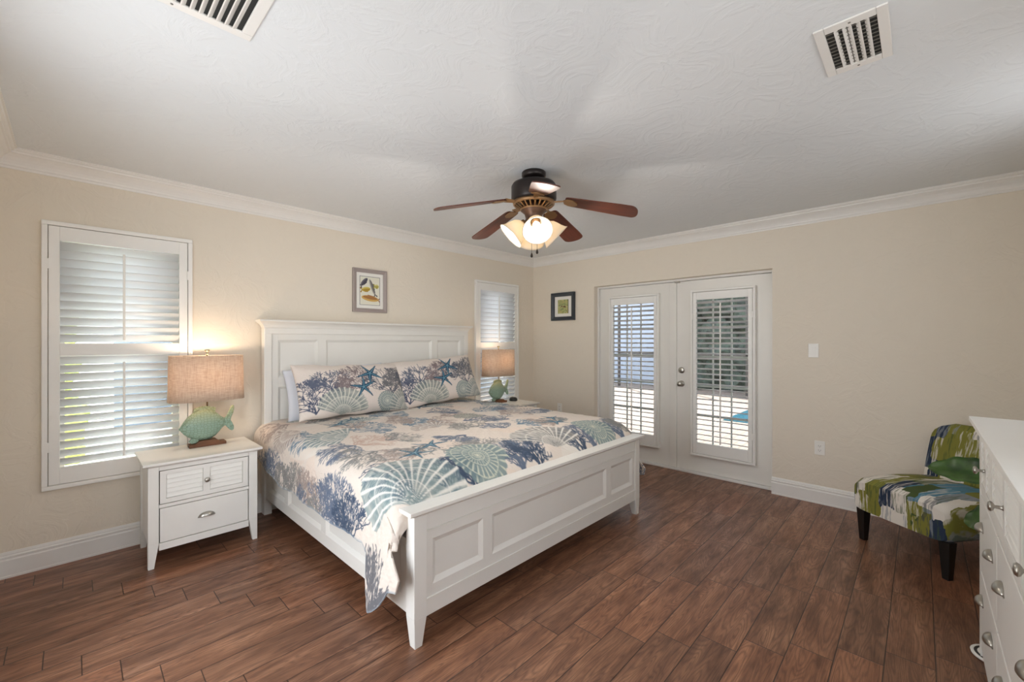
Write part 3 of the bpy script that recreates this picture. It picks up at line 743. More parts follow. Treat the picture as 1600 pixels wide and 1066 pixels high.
def hem(y):      # height of the left hem along the bed
    pts = [(-.06, .47), (-.25, .45), (-.45, .41), (-.70, .375), (-1.0, .385), (-1.3, .37), (-1.6, .37), (-1.85, .385), (-1.90, .36), (-1.915, .27), (-1.94, .195), (-1.975, .155), (-2.02, .136), (-2.07, .136), (-2.11, .16), (-2.14, .20), (-2.17, .27), (-2.3, .3)]
    ys = [-p[0] for p in pts]; zs = [p[1] for p in pts]
    return np.interp(-y, ys, zs)
def build_quilt():
    NS, NT_ = 760, 520
    t = np.linspace(0, TL, NT_); Y = -.06 - t
    side_n = 150; arc_n = 26; top_n = NS - 2 * side_n - 2 * arc_n
    P = np.zeros((NT_, NS, 3)); Sg = np.zeros((NT_, NS))
    ztop = .705
    for j in range(NT_):
        y = Y[j]; y_ = max(y, -2.105)
        # the foot end rolls down between mattress and footboard
        e = max(0., (-y - 1.90)); drop = 0.
        if e > 0: drop = .17 * (1 - math.sqrt(max(0., 1 - min(1, e / .215) ** 2)))
        yy = -1.90 - min(e, .205) if e > 0 else y
        zt = ztop - drop
        hz = float(hem(y))
        s_h = LEFTD - (zt - RC - hz)      # arc coordinate of the hem
        sl = np.linspace(s_h, LEFTD, side_n, endpoint=False)
        sa = np.linspace(LEFTD, LEFTD + ARC, arc_n, endpoint=False)
        st = np.linspace(LEFTD + ARC, LEFTD + ARC + TOPW, top_n)
        s = np.concatenate([sl, sa, st, SW - sa[::-1], SW - sl[::-1]])
        Sg[j] = s
        d = np.minimum(s, SW - s); left = s < SW / 2
        # half profile (outer distance from the centre, height)
        side = d < LEFTD; arc = (d >= LEFTD) & (d < LEFTD + ARC); top = ~(side | arc)
        a = (d - LEFTD) / RC
        o = np.where(side, HWID, np.where(arc, HWID - RC + RC * np.cos(np.clip(a, 0, PI / 2)), XC * 0 + HWID - RC - (d - LEFTD - ARC)))
        z = np.where(side, zt - RC - (LEFTD - d), np.where(arc, zt - RC + RC * np.sin(np.clip(a, 0, PI / 2)), zt))
        # soft swell of the filling and the drape folds
        u = np.clip((s - LEFTD) / (SW - 2 * LEFTD), 0, 1)
        z = z + np.where(top, .018 * np.sin(PI * u) * (1 - .6 * min(1, e / .2)), 0)
        below = np.clip((LEFTD - d) / .3, 0, 1.6)
        o = o + below * (.006 * math.sin(y * 9) + .009 * math.sin(y * 17 + 1) + .008) * (1 if True else 0)
        fl = np.clip((-y - 1.84) / .06, 0, 1) * np.clip((.52 - z) / .40, 0, 1) * side
        o = o + .035 * fl + .012 * fl * math.sin((y + 1.84) * 20) + .012 * np.clip((-y - 1.95) / .15, 0, 1) * side
        yv = yy + (y - yy) * np.clip((LEFTD - d) / .10, 0, 1) + np.where(side, np.clip((-y - 1.80) / .3, 0, 1) * (.11 * np.clip((.50 - z) / .4, 0, 1)), 0)
        # beyond the mattress end the side cloth hangs straight, tucked behind the leg
        zz = z
        P[j, :, 0] = np.where(left, XC - o, XC + o); P[j, :, 1] = yv; P[j, :, 2] = zz
    U = Sg; V = np.repeat(t[:, None], NS, 1)
    # quilting puckers and soft wrinkles on top
    P[:, :, 2] += .0020 * np.sin(U * 55 + 2 * np.sin(V * 9)) * np.sin(V * 60 + 2 * np.sin(U * 7)) + .004 * np.sin(U * 6 + 1) * np.sin(V * 5)
    P[:, :, 2] += .002 * np.sin(U * 17 + V * 11)
    rz = P[:, :, 2] < .60
    P[:, :, 0] += np.where(rz, .0015 * np.sin(V * 90) * np.sin(U * 80), 0)
    col = ras.sample(U, V)
    # pale grey-blue binding along the hem
    d = np.minimum(U, SW - U); hd = d - np.minimum(U[:, :1], SW)
    bind = np.clip(1 - np.abs(hd) / .014, 0, 1)[..., None] * (d < LEFTD)[..., None]
    col = col * (1 - bind * .8) + np.array([150, 162, 172]) / 255. * bind * .8
    q = grid_obj('quilt', P, col, M['quilt'], None, .010)
    tag(q, 'sea life quilt in blue and taupe coral, shell and starfish print on the bed', 'quilt')
build_quilt()

# ------------------------------------------------------------------ bed
def recess(mb, a0, a1, z0, z1, f, d, c, axis='y'):
    """sloped moulding ring inside an opening: from the face f down to depth f + d, c wide"""
    def P(a, z, y): return (a, y, z) if axis == 'y' else (y, a, z)
    o = [(a0, z0), (a1, z0), (a1, z1), (a0, z1)]; i = [(a0 + c, z0 + c), (a1 - c, z0 + c), (a1 - c, z1 - c), (a0 + c, z1 - c)]
    r = [[P(a, z, f) for a, z in o], [P(a, z, f + d) for a, z in i], [P(a, z, f + d * 1.2) for a, z in i], [P(a, z, f + d * 1.2) for a, z in o], [P(a, z, f) for a, z in o]]
    mb.loft(r, False, False)
BX0, BX1 = -3.275, -1.225
bed = thing('bed', 'king size white panelled wooden bed with tall headboard and low footboard', 'bed', (XC, -1.1, 0))
def bo(name, mb, mat='white', bevel=.003, parent=None):
    m2 = MB(); m2.v = [(x - XC, y + 1.1, z) for x, y, z in mb.v]; m2.f = mb.f; m2.smooth = mb.smooth
    return mkobj(name, m2, mat, parent or bed, bevel=bevel)
# headboard
hy = -.035
mb = MB()
mb.box(BX0 + .055, BX1 - .055, hy - .030, hy, .30, 1.452)                # back board
for a, b in ((-3.220, -3.172), (-2.864, -2.794), (-1.706, -1.636), (-1.328, -1.280)): mb.box(a, b, hy - .048, hy - .030, .34, 1.43)
mb.box(-3.172, -1.328, hy - .0479, hy - .030, 1.356, 1.43); mb.box(-3.172, -1.328, hy - .0479, hy - .030, .985, 1.058); mb.box(-3.172, -1.328, hy - .0479, hy - .030, .62, .70)
for z0, z1 in ((1.058, 1.356), (.70, .985)):
    for a, b in ((-3.172, -2.864), (-2.794, -1.706), (-1.636, -1.328)): recess(mb, a, b, z0, z1, hy - .0475, .0165, .020)
bo('headboard_panel', mb, bevel=.0015)
mb = MB()
for a, b in ((BX0, -3.220), (-1.280, BX1)):
    mb = MB(); mb.box(a, b, hy - .062, hy + .012, .0, 1.452); bo('headboard_post', mb, bevel=.004)
mb = MB(); mb.box(BX0 + .004, BX1 - .004, hy - .064, hy + .012, 1.405, 1.452); bo('headboard_rail', mb)
prof = [(-.064, 1.452), (-.066, 1.462), (-.072, 1.475), (-.084, 1.488), (-.098, 1.497), (-.104, 1.500), (-.106, 1.515), (.022, 1.515), (.022, 1.500), (.014, 1.495), (.012, 1.475), (.012, 1.452)]
mb = MB(); rings = []
for x, sgn in ((BX0, -1), (BX1, 1)):
    rings.append([(x + sgn * max(0, (-.064 - a) if a < 0 else (a - .012) * 2 + 0), hy + a, z) for a, z in prof])
# side flare follows the height
def fl(z): return .0 if z <= 1.452 else (.040 * min(1, ((z - 1.452) / .048)) ** 1.6)
rings = [[(BX0 - fl(z), hy + a, z) for a, z in prof], [(BX1 + fl(z), hy + a, z) for a, z in prof]]
mb.loft(rings, True, False); bo('headboard_cap', mb, bevel=.002)
# footboard
fy0, fy1 = -2.166, -2.112
for xa, sg in ((BX0, 1), (BX1, -1)):
    mb = MB(); w = .066 * sg; tp = .022 * sg
    x0, x1 = xa, xa + w
    zt = .13
    mb.hexa([(min(x0 + (.006 * sg), x1 - tp), fy0 + .004, 0), (max(x0 + (.006 * sg), x1 - tp), fy0 + .004, 0), (max(x0 + (.006 * sg), x1 - tp), fy0 + .044, 0), (min(x0 + (.006 * sg), x1 - tp), fy0 + .044, 0)],
            [(min(x0, x1), fy0, zt), (max(x0, x1), fy0, zt), (max(x0, x1), fy0 + .066, zt), (min(x0, x1), fy0 + .066, zt)])
    mb.box(x0, x1, fy0, fy0 + .066, zt, .578)
    bo('leg', mb, bevel=.002)
mb = MB()
fx0, fx1 = BX0 + .066, BX1 - .066
mb.box(fx0, fx1, fy0 + .020, fy1, .12, .578)
mb.box(fx0, fx1, fy0 + .004, fy0 + .021, .505, .578)
mb.box(fx0, fx1, fy0 + .008, fy0 + .021, .455, .500); mb.box(fx0, fx1, fy0 + .004, fy0 + .021, .120, .195); mb.box(fx0, fx1, fy0 + .008, fy0 + .021, .199, .250)
for a, b in ((fx0, -3.172), (-2.866, -2.800), (-1.700, -1.634), (-1.328, fx1)): mb.box(a, b, fy0 + .0081, fy0 + .021, .199, .500)
for a, b in ((-3.172, -2.866), (-2.800, -1.700), (-1.634, -1.328)): recess(mb, a, b, .250, .455, fy0 + .0082, .0125, .024)
bo('footboard_panel', mb, bevel=.0012)
mb = MB(); mb.box(fx0, fx1, fy0 + .001, fy0 + .012, .5005, .5045); mb.box(fx0, fx1, fy0 + .001, fy0 + .012, .1955, .199); bo('footboard_bead', mb, bevel=.001)
mb = MB()
prof = [(-2.166, .578), (-2.172, .584), (-2.186, .592), (-2.192, .596), (-2.192, .612), (-2.094, .612), (-2.094, .596), (-2.10, .590), (-2.104, .578)]
def fl2(z): return .0 if z <= .578 else .034 * min(1, (z - .578) / .016)
mb.loft([[(BX0 - fl2(z), a, z) for a, z in prof], [(BX1 + fl2(z), a, z) for a, z in prof]], True, False); bo('footboard_cap', mb, bevel=.002)
# side rails
for sx_, xa in ((1, BX0 + .008), (-1, BX1 - .008)):
    mb = MB()
    mb.box(xa + .020 * sx_, xa + .034 * sx_, -2.10, -.097, .125, .46)
    mb.box(xa + .006 * sx_, xa + .020 * sx_, -2.10, -.097, .125, .200)
    mb.box(xa + .006 * sx_, xa + .020 * sx_, -2.10, -.097, .42, .46)
    for yd in (-.13, -.54, -1.17, -1.785, -2.07): mb.box(xa + .0062 * sx_, xa + .020 * sx_, yd - .035, yd + .035, .20, .42)
    ys = (-.13, -.54, -1.17, -1.785, -2.07)
    for q in range(4): recess(mb, ys[q + 1] + .035, ys[q] - .035, .20, .42, xa + .0064 * sx_, .0125 * sx_, .022, 'x')
    bo('side_rail', mb, bevel=.0012)
mb = MB(); mb.box(BX0 + .06, BX1 - .06, -2.07, -.10, .18, .42); bo('box_spring', mb, 'boxspring', .02)
mb = MB(); mb.box(-3.27, -1.23, -2.06, -.10, .425, .645)
m_ = MB(); m_.box(XC - .95, XC + .95, -2.04, -.11, .425, .67)
mt = mkobj('mattress', m_, 'sheet', bevel=.03, seg=3); tag(mt, 'white mattress under the quilt', 'mattress')

# ------------------------------------------------------------------ pillows
def pillow_grid(w, h, th, n=90, m=56, flange=.0, sag=.0):
    u = np.linspace(-1, 1, n); v = np.linspace(-1, 1, m); U, V = np.meshgrid(u, v)
    prof = (np.clip(1 - np.abs(U) ** 3.2, 0, 1) * np.clip(1 - np.abs(V) ** 3.0, 0, 1)) ** .55
    corner = 1 - .05 * (np.abs(V) ** 3) * (1 - np.abs(U) ** 4) * 0
    X = U * w / 2 * (1 - .05 * (1 - V ** 2) * np.abs(U) ** 3); Z = V * h / 2 * (1 - .085 * (1 - np.abs(U) ** 3)) + .005 * np.abs(V) ** 3 * np.sin(U * 10 + V * 2)
    wr = .006 * np.sin(U * 9 + V * 5) * (1 - prof) + .004 * np.sin(V * 14 + U * 3)
    return U, V, X, prof * th / 2 + wr * prof, Z
def make_pillow(name, label, w, h, th, loc, rot, mat, rasf=None, group=None):
    U, V, X, D, Z = pillow_grid(w, h, th, 230 if rasf else 60, 130 if rasf else 40)
    P = np.stack([X, -D - .001, Z], -1); Pb = np.stack([X[:, ::-1], D[:, ::-1] + .001, Z[:, ::-1]], -1)
    # front and back halves welded into one cushion
    allP = np.concatenate([P, Pb], 1)
    if rasf is not None:
        ra = rasf; col = np.concatenate([ra.sample((U + 1) / 2 * ra.w, (1 - V) / 2 * ra.h), np.full(Pb.shape, .82)], 1)
    else: col = np.full(allP.shape, .85)
    o = grid_obj(name, allP, col, mat)
    bm = bmesh.new(); bm.from_mesh(o.data); bmesh.ops.remove_doubles(bm, verts=bm.verts, dist=.004 if not rasf else .0022)
    bm.to_mesh(o.data); bm.free(); o.data.polygons.foreach_set('use_smooth', [True] * len(o.data.polygons))
    o.location = loc; o.rotation_euler = rot
    return tag(o, label, 'pillow', group)
def sham_pattern(flip, seed):
    r = Ras(.94, .50, .0016, (222, 212, 204)); rr = random.Random(seed)
    r.coral(.11, .47, -1.70, .46, (74, 82, 104), rr, .0115, .003, 1.0, 5); r.coral(.24, .30, -1.45, .26, (92, 100, 118), rr, .012, .003)
    r.coral(.54, .30, -2.25, .34, (128, 116, 118), rr, .011, .003, .7)
    r.coral(.76, .36, -1.7, .36, (84, 90, 104), rr, .0115, .003, .9); r.coral(.90, .30, -1.7, .30, (110, 110, 114), rr)
    r.shell(.31, .50, -1.45, .235, (132, 142, 140), (214, 212, 200), rr, 1.35)
    r.nautilus(.70, .42, .6, .10, (118, 134, 138), (214, 214, 200), rr)
    r.shell(.91, .50, -1.8, .20, (128, 138, 138), (210, 208, 198), rr, 1.3)
    r.star(.58, .13, .45, .125, (36, 76, 102), (120, 164, 182)); r.star(.50, .27, .9, .115, (36, 76, 102), (120, 164, 182))
    return r
sh1 = sham_pattern(False, 11)
lean = R(-25)
PZ = .955
make_pillow('pillow_sham', 'coral and starfish print pillow sham on the left side of the bed', .97, .465, .20, (-2.66, -.325, .945), (lean, R(1.5), R(3)), M['quilt'], sh1, 'printed shams against the headboard')
make_pillow('pillow_sham', 'coral and starfish print pillow sham on the right side of the bed', .97, .48, .20, (-1.81, -.300, .962), (lean, R(-3.5), R(-2)), M['quilt'], sham_pattern(False, 23), 'printed shams against the headboard')
make_pillow('pillow', 'plain pale blue pillow tucked behind the left printed sham', .86, .43, .13, (-2.715, -.150, .925), (R(-13), R(-2), 0), M['sheet'])

# ------------------------------------------------------------------ nightstands
def nightstand(loc, label):
    t = thing('nightstand', label, 'nightstand', loc, 0, 'white nightstands beside the bed')
    w2, d0, d1, ht = .285, -.215, .20, .626       # body half width, front, back
    bt = .600
    for sx_ in (-1, 1):
        for front in (0, 1):
            mb = MB(); xo = sx_ * w2; xi = sx_ * (w2 - .050); xt = sx_ * (w2 - .028)
            if front: ya, yb, yt = d0, d0 + .045, d0 + .030
            else: ya, yb, yt = d1, d1 - .045, d1 - .030
            zt = .145
            b = [(min(xo, xt), min(ya, yt), 0), (max(xo, xt), min(ya, yt), 0), (max(xo, xt), max(ya, yt), 0), (min(xo, xt), max(ya, yt), 0)]
            p = [(min(xo, xi), min(ya, yb), zt), (max(xo, xi), min(ya, yb), zt), (max(xo, xi), max(ya, yb), zt), (min(xo, xi), max(ya, yb), zt)]
            b = [(x, y, z) for x, y, z in b]
            mb.hexa(b, p); mb.box(min(xo, xi), max(xo, xi), min(ya, yb), max(ya, yb), zt, bt)
            mkobj('leg', mb, 'white', t, bevel=.002)
    mb = MB()
    for s in (-1, 1): mb.box(s * (w2 - .008), s * (w2 - .022), d0 + .046, d1 - .046, .12, bt)
    mb.box(-w2 + .05, w2 - .05, d1 - .02, d1 - .008, .12, bt)
    mb.box(-w2 + .051, w2 - .051, d0 + .003, d0 + .03, .098, .140); mb.box(-w2 + .051, w2 - .051, d0 + .003, d0 + .03, .350, .370); mb.box(-w2 + .051, w2 - .051, d0 + .003, d0 + .03, .574, bt)
    mb.box(-w2 + .03, w2 - .03, d0 + .05, d1 - .022, .12, .135)
    mkobj('carcass', mb, 'white', t, bevel=.0015)
    mb = MB(); mb.box(-w2 + .051, w2 - .051, d0 + .028, d0 + .040, .14, .574); mkobj('gap_shade_panel', mb, 'gapshade', t)  # dark panel painted as the shade behind the drawer joints
    mb = MB()
    prof = [(.0, .594), (.0, .598), (.012, .606), (.022, .610), (.026, .612), (.026, .626)]
    rings = []
    for o_, z in prof:
        rings.append([(-w2 - o_, d0 - o_, z), (w2 + o_, d0 - o_, z), (w2 + o_, d1 + min(o_, .01), z), (-w2 - o_, d1 + min(o_, .01), z)])
    mb.loft(rings, True, False); mkobj('top', mb, 'white', t, bevel=.002)
    # upper louvered drawer
    x0, x1 = -w2 + .055, w2 - .055
    z0, z1 = .374, .570
    yf = d0 + .004
    mb = MB()
    mb.box(x0, x1, yf + .012, yf + .024, z0, z1)
    mb.box(x0, x1, yf, yf + .012, z0, z0 + .028); mb.box(x0, x1, yf, yf + .012, z1 - .024, z1)
    mb.box(x0, x0 + .030, yf + .0001, yf + .012, z0, z1); mb.box(x1 - .030, x1, yf + .0001, yf + .012, z0, z1); mb.box(-.018, .018, yf + .0001, yf + .012, z0, z1)
    n = 5; za, zb = z0 + .030, z1 - .026; p = (zb - za) / n
    for (a, b) in ((x0 + .032, -.020), (.020, x1 - .032)):
        for i in range(n):
            zz = za + p * i
            mb.hexa([(a, yf + .001, zz), (b, yf + .001, zz), (b, yf + .012, zz + .002), (a, yf + .012, zz + .002)],
                    [(a, yf + .0045, zz + .004), (b, yf + .0045, zz + .004), (b, yf + .012, zz + p * 1.05), (a, yf + .012, zz + p * 1.05)])
    dr = mkobj('drawer', mb, 'white', t, bevel=.0008)
    mb = MB(); Mx = Matrix.Rotation(R(90), 4, 'X')
    mb.lathe([(0, 0), (.007, 0), (.006, .010), (.013, .014), (.0155, .020), (.012, .026), (0, .028)], (0, yf, (z0 + z1) / 2), 20, Mx); mkobj('knob', mb, 'nickel', dr)
    mb = MB(); mb.box(x0, x1, yf, yf + .024, .144, .346); dr = mkobj('drawer', mb, 'white', t, bevel=.002)
    cup_pull(dr, (0, yf, .250))
    return t
def cup_pull(parent, c, w=.042, h=.020, d=.022):
    """half dome bin pull facing -y"""
    mb = MB(); rings = []
    for i in range(9):
        ph = PI / 2 * i / 8
        rg = []
        for k in range(17):
            th = PI * k / 16
            x = math.cos(th) * w * math.cos(ph) ** .6 if i < 8 else 0
            rg.append((c[0] + math.cos(th) * w * math.cos(ph), c[1] - d * math.sin(ph), c[2] - .008 + math.sin(th) * h * 1.25 * math.cos(ph)))
        rings.append(rg)
    mb.loft(rings, False, True, False)
    mb.box(c[0] - w - .003, c[0] + w + .003, c[1] - .0025, c[1] + .0, c[2] - .011, c[2] - .007)
    o = mkobj('cup_pull', mb, 'nickel', parent)
    s = o.modifiers.new('thick', 'SOLIDIFY'); s.thickness = .0022; s.offset = 0
    return o
nightstand((-3.712, -.272, 0), 'white two drawer nightstand left of the bed under the lit fish lamp')
nightstand((-.780, -.272, 0), 'white nightstand in the room corner right of the bed, mostly hidden')

# ------------------------------------------------------------------ fish lamps
def fish_mat():
    k = NT('sage_ceramic', srgb(120, 150, 128), .35)
    v = k.obj(); sz = k.n('SeparateXYZ'); k.l(v, sz.inputs[0])
    vo = k.n('TexVoronoi', feature='DISTANCE_TO_EDGE'); k.l(k.mapping(v, (.8, .3, 1)), vo.inputs['Vector']); vo.inputs['Scale'].default_value = 64; vo.inputs['Randomness'].default_value = .55
    n = k.noise(v, 30, 4)
    f = k.n('MapRange', i_0=sz.outputs[2], i_1=.15, i_2=.275, i_3=0., i_4=1.).outputs[0]
    c = k.mix(f, srgb(128, 158, 142), srgb(200, 196, 132))
    c = k.mix(k.math('MULTIPLY', n, .7), c, srgb(160, 182, 166))
    e = k.ramp(vo.outputs['Distance'], [(.0, (.50, .50, .38)), (.10, (1, 1, 1))])
    c = k.mix(.75, c, e, 'MULTIPLY')
    k.l(c, k.b.inputs['Base Color']); k.bump(vo.outputs['Distance'], .5, .006); return k.m
M['fish'] = fish_mat()
def linen_mat():
    k = NT('linen_shade', srgb(214, 186, 160), .9)
    v = k.n('TexCoord').outputs['Object']
    a = k.noise(k.mapping(v, (30, 30, 260)), 1., 3, .6); b = k.noise(k.mapping(v, (260, 260, 12)), 1., 3, .6)
    w = k.math('MULTIPLY', k.math('ADD', a, b), .5)
    col = k.ramp(w, [(.34, srgb(206, 182, 162)), (.6, srgb(240, 226, 210))])
    d = k.n('BsdfDiffuse'); t = k.n('BsdfTranslucent'); k.l(col, d.inputs[0]); k.l(col, t.inputs[0])
    mx = k.n('MixShader'); mx.inputs[0].default_value = .45; k.l(d.outputs[0], mx.inputs[1]); k.l(t.outputs[0], mx.inputs[2])
    k.l(mx.outputs[0], k.t.nodes['Material Output'].inputs[0]); return k.m
M['linen'] = linen_mat()
M['bulb'] = emit('warm_bulb', (1., .72, .42), 14)
def superell(a, b, n=48, e=3.0):
    out = []
    for i in range(n):
        t = 2 * PI * i / n; c_, s_ = math.cos(t), math.sin(t)
        out.append((math.copysign(abs(c_) ** (2 / e), c_) * a, math.copysign(abs(s_) ** (2 / e), s_) * b))
    return out
def fish_lamp(loc, label, power):
    t = thing('table_lamp', label, 'lamp', loc, 0, 'fish table lamps on the nightstands')
    mb = MB()
    mb.prism([(-.105, 0), (.105, 0), (.105, .020), (.070, .022), (.050, .040), (-.050, .040), (-.070, .022), (-.105, .020)], -.038, .038, 1)
    mkobj('wooden_base', mb, 'lampbase', t, bevel=.002)
    # body: stations along x, nose at -x
    st = [(-.152, .126, .138, .004), (-.146, .114, .150, .012), (-.132, .094, .176, .020), (-.110, .072, .206, .028), (-.080, .052, .234, .035), (-.045, .040, .250, .039), (-.010, .037, .254, .040), (.022, .044, .246, .036), (.048, .060, .228, .030),
          (.068, .082, .206, .023), (.084, .104, .188, .016), (.098, .118, .180, .011), (.108, .122, .180, .009)]
    mb = MB(); rings = []
    for x, zb, zt, hw in st:
        zc = (zb + zt) / 2; hh = (zt - zb) / 2; rg = []
        for i in range(24):
            a = 2 * PI * i / 24
            rg.append((x, math.cos(a) * hw, zc + math.sin(a) * hh))
        rings.append(rg)
    mb.loft(rings, True, True); body = mkobj('fish_body', mb, 'fish', t)
    # dorsal fin, spiny
    mb = MB(); top = [(-.080, .228)]
    for i in range(13):
        x = -.076 + i * .0100
        zt = .256 + .014 * math.sin(PI * i / 12); top.append((x, zt + (.005 if i % 2 else 0)))
    top += [(.050, .258), (.046, .228), (.02, .238), (0, .243), (-.04, .240)]
    mb.prism(top, -.007, .007, 1); mkobj('dorsal_fin', mb, 'fish', t, bevel=.002)
    mb = MB()
    tail = [(.100, .178), (.112, .188), (.124, .216), (.136, .244), (.148, .262), (.158, .262), (.160, .238), (.154, .208), (.142, .178), (.137, .158), (.148, .138), (.158, .112), (.158, .090), (.148, .080), (.132, .090), (.118, .108), (.108, .122), (.100, .124)]
    mb.prism(tail, -.009, .009, 1); mkobj('tail_fin', mb, 'fish', t, bevel=.004)
    mb = MB(); mb.prism([(-.085, .062), (-.045, .045), (-.060, .026), (-.090, .024), (-.104, .040)], -.012, .012, 1); mkobj('belly_fin', mb, 'fish', t, bevel=.003)
    for s in (-1, 1): mb = MB(); mb.lathe([(0, 0), (.007, .0), (.006, .004), (0, .0055)], (-.116, s * .0235, .150), 14, Matrix.Rotation(R(-90 * s), 4, 'X')); mkobj('eye', mb, 'fish', t)
    mb = MB(); mb.lathe([(.006, 0), (.009, .002), (.006, .005), (.001, .006)], (-.150, 0, .130), 12, Matrix.Rotation(R(-90), 4, 'Y'))
    mkobj('mouth', mb, 'fish', t)
    mb = MB(); mb.tube([(0, 0, .250), (0, 0, .640)], .005, 8); mb.lathe([(0, .36), (.016, .36), (.018, .38), (.016, .42), (0, .42)], (0, 0, 0), 16); mkobj('stem', mb, 'brass', t)
    mb = MB(); z0, z1 = .315, .622
    ro = superell(.212, .118, 56, 3.2); rt = superell(.212, .118, 56, 3.2)
    mb.loft([[(x * 1.02, y * 1.02, z0) for x, y in ro], [(x, y, z0 + .10) for x, y in ro], [(x, y, (z0 + z1) / 2) for x, y in ro], [(x * .985, y * .985, z1) for x, y in rt]], False, True)
    s = mkobj('lamp_shade', mb, 'linen', t); m = s.modifiers.new('thick', 'SOLIDIFY'); m.thickness = .002
    mb = MB()
    for a in range(3):
        an = 2 * PI * a / 3 + .3; e = min(.205, .115 / max(.01, abs(math.sin(an)))) * .98
        mb.tube([(0, 0, .612), (math.cos(an) * e, math.sin(an) * e, .617)], .002, 6)
    mkobj('shade_spider', mb, 'brass', t)
    mb = MB(); mb.lathe([(0, .628), (.010, .630), (.006, .640), (.005, .646), (.015, .652), (.017, .660), (.010, .664), (0, .664)], (0, 0, 0), 16); mkobj('finial', mb, 'goldmetal', t)
    mb = MB(); mb.lathe([(0, .42), (.012, .425), (.018, .44), (.028, .470), (.030, .490), (.022, .512), (0, .520)], (0, 0, 0), 20); mkobj('bulb', mb, 'bulb', t)
    l = bpy.data.lights.new('bulb_light', 'POINT'); l.energy = power; l.color = (1, .76, .54); l.shadow_soft_size = .035
    lo = bpy.data.objects.new('bulb_light', l); C.objects.link(lo); lo.parent = t; lo.location = (.0, -.0, .56)
    return t
fish_lamp((-3.655, -.185, .6265), 'lit fish table lamp with oval linen shade on the left nightstand', 10)
fish_lamp((-.835, -.185, .6265), 'fish table lamp with oval linen shade on the right nightstand, by the corner', 3)
mb = MB(); mb.lathe([(0, 0), (.046, 0), (.050, .006), (.050, .018), (.044, .034), (.030, .042), (0, .044)], (-.60, -.20, .6262), 28)
tag(mkobj('speaker_puck', mb, 'black'), 'small round black speaker on the right nightstand beside the fish lamp', 'speaker')

# ------------------------------------------------------------------ ceiling fan
def frost_mat():
    k = NT('frosted_glass', (1, .95, .86), .4)
    t = k.n('BsdfTranslucent'); t.inputs[0].default_value = (1, .90, .74, 1)
    d = k.n('BsdfDiffuse'); d.inputs[0].default_value = (.95, .88, .76, 1)
    g = k.n('BsdfGlossy'); g.inputs['Roughness'].default_value = .2; g.inputs[0].default_value = (.9, .9, .9, 1)
    m1 = k.n('MixShader'); m1.inputs[0].default_value = .55; k.l(d.outputs[0], m1.inputs[1]); k.l(t.outputs[0], m1.inputs[2])
    m2 = k.n('MixShader'); m2.inputs[0].default_value = .06; k.l(m1.outputs[0], m2.inputs[1]); k.l(g.outputs[0], m2.inputs[2])
    k.l(m2.outputs[0], k.t.nodes['Material Output'].inputs[0]); return k.m
M['frost'] = frost_mat()
M['fanbulb'] = emit('fan_bulb', (1., .86, .66), 7)
FX, FY = -2.230, -1.945
fan = thing('ceiling_fan', 'dark bronze ceiling fan with five reddish brown blades and four frosted lights', 'fan', (FX, FY, H))
mb = MB(); mb.lathe([(0, 0), (.075, 0), (.078, -.004), (.078, -.028), (.070, -.036), (.058, -.040), (0, -.040)], seg=40); mkobj('canopy', mb, 'bronze', fan)
mb = MB(); mb.lathe([(0, -.036), (.052, -.038), (.056, -.056), (.100, -.064), (.136, -.078), (.146, -.094), (.146, -.176), (.138, -.190), (.110, -.200), (0, -.205)], seg=48); mkobj('motor_housing', mb, 'bronze', fan)
mb = MB(); mb.lathe([(.122, -.196), (.137, -.194), (.135, -.208), (.126, -.214)], seg=48, cap=False); mb.lathe([(.078, -.236), (.090, -.234), (.088, -.246), (.076, -.246)], seg=48, cap=False)
for i in range(24):
    a = 2 * PI * i / 24; ca, sa = math.cos(a), math.sin(a)
    P_ = lambda r_, w_, z_: (r_ * ca - w_ * sa, r_ * sa + w_ * ca, z_)
    mb.hexa([P_(.084, -.003, -.243), P_(.126, -.005, -.217), P_(.126, .005, -.217), P_(.084, .003, -.243)], [P_(.084, -.003, -.236), P_(.126, -.005, -.210), P_(.126, .005, -.210), P_(.084, .003, -.236)])
mkobj('vent_ring', mb, 'brass', fan)
mb = MB(); mb.lathe([(0, -.205), (.082, -.205), (.082, -.250), (.060, -.270), (.052, -.300), (.060, -.316), (.060, -.332), (.040, -.345), (.018, -.352), (.012, -.372), (0, -.376)], seg=36); mkobj('switch_housing', mb, 'bronze_brown', fan)
a0 = 11
bl_me = None
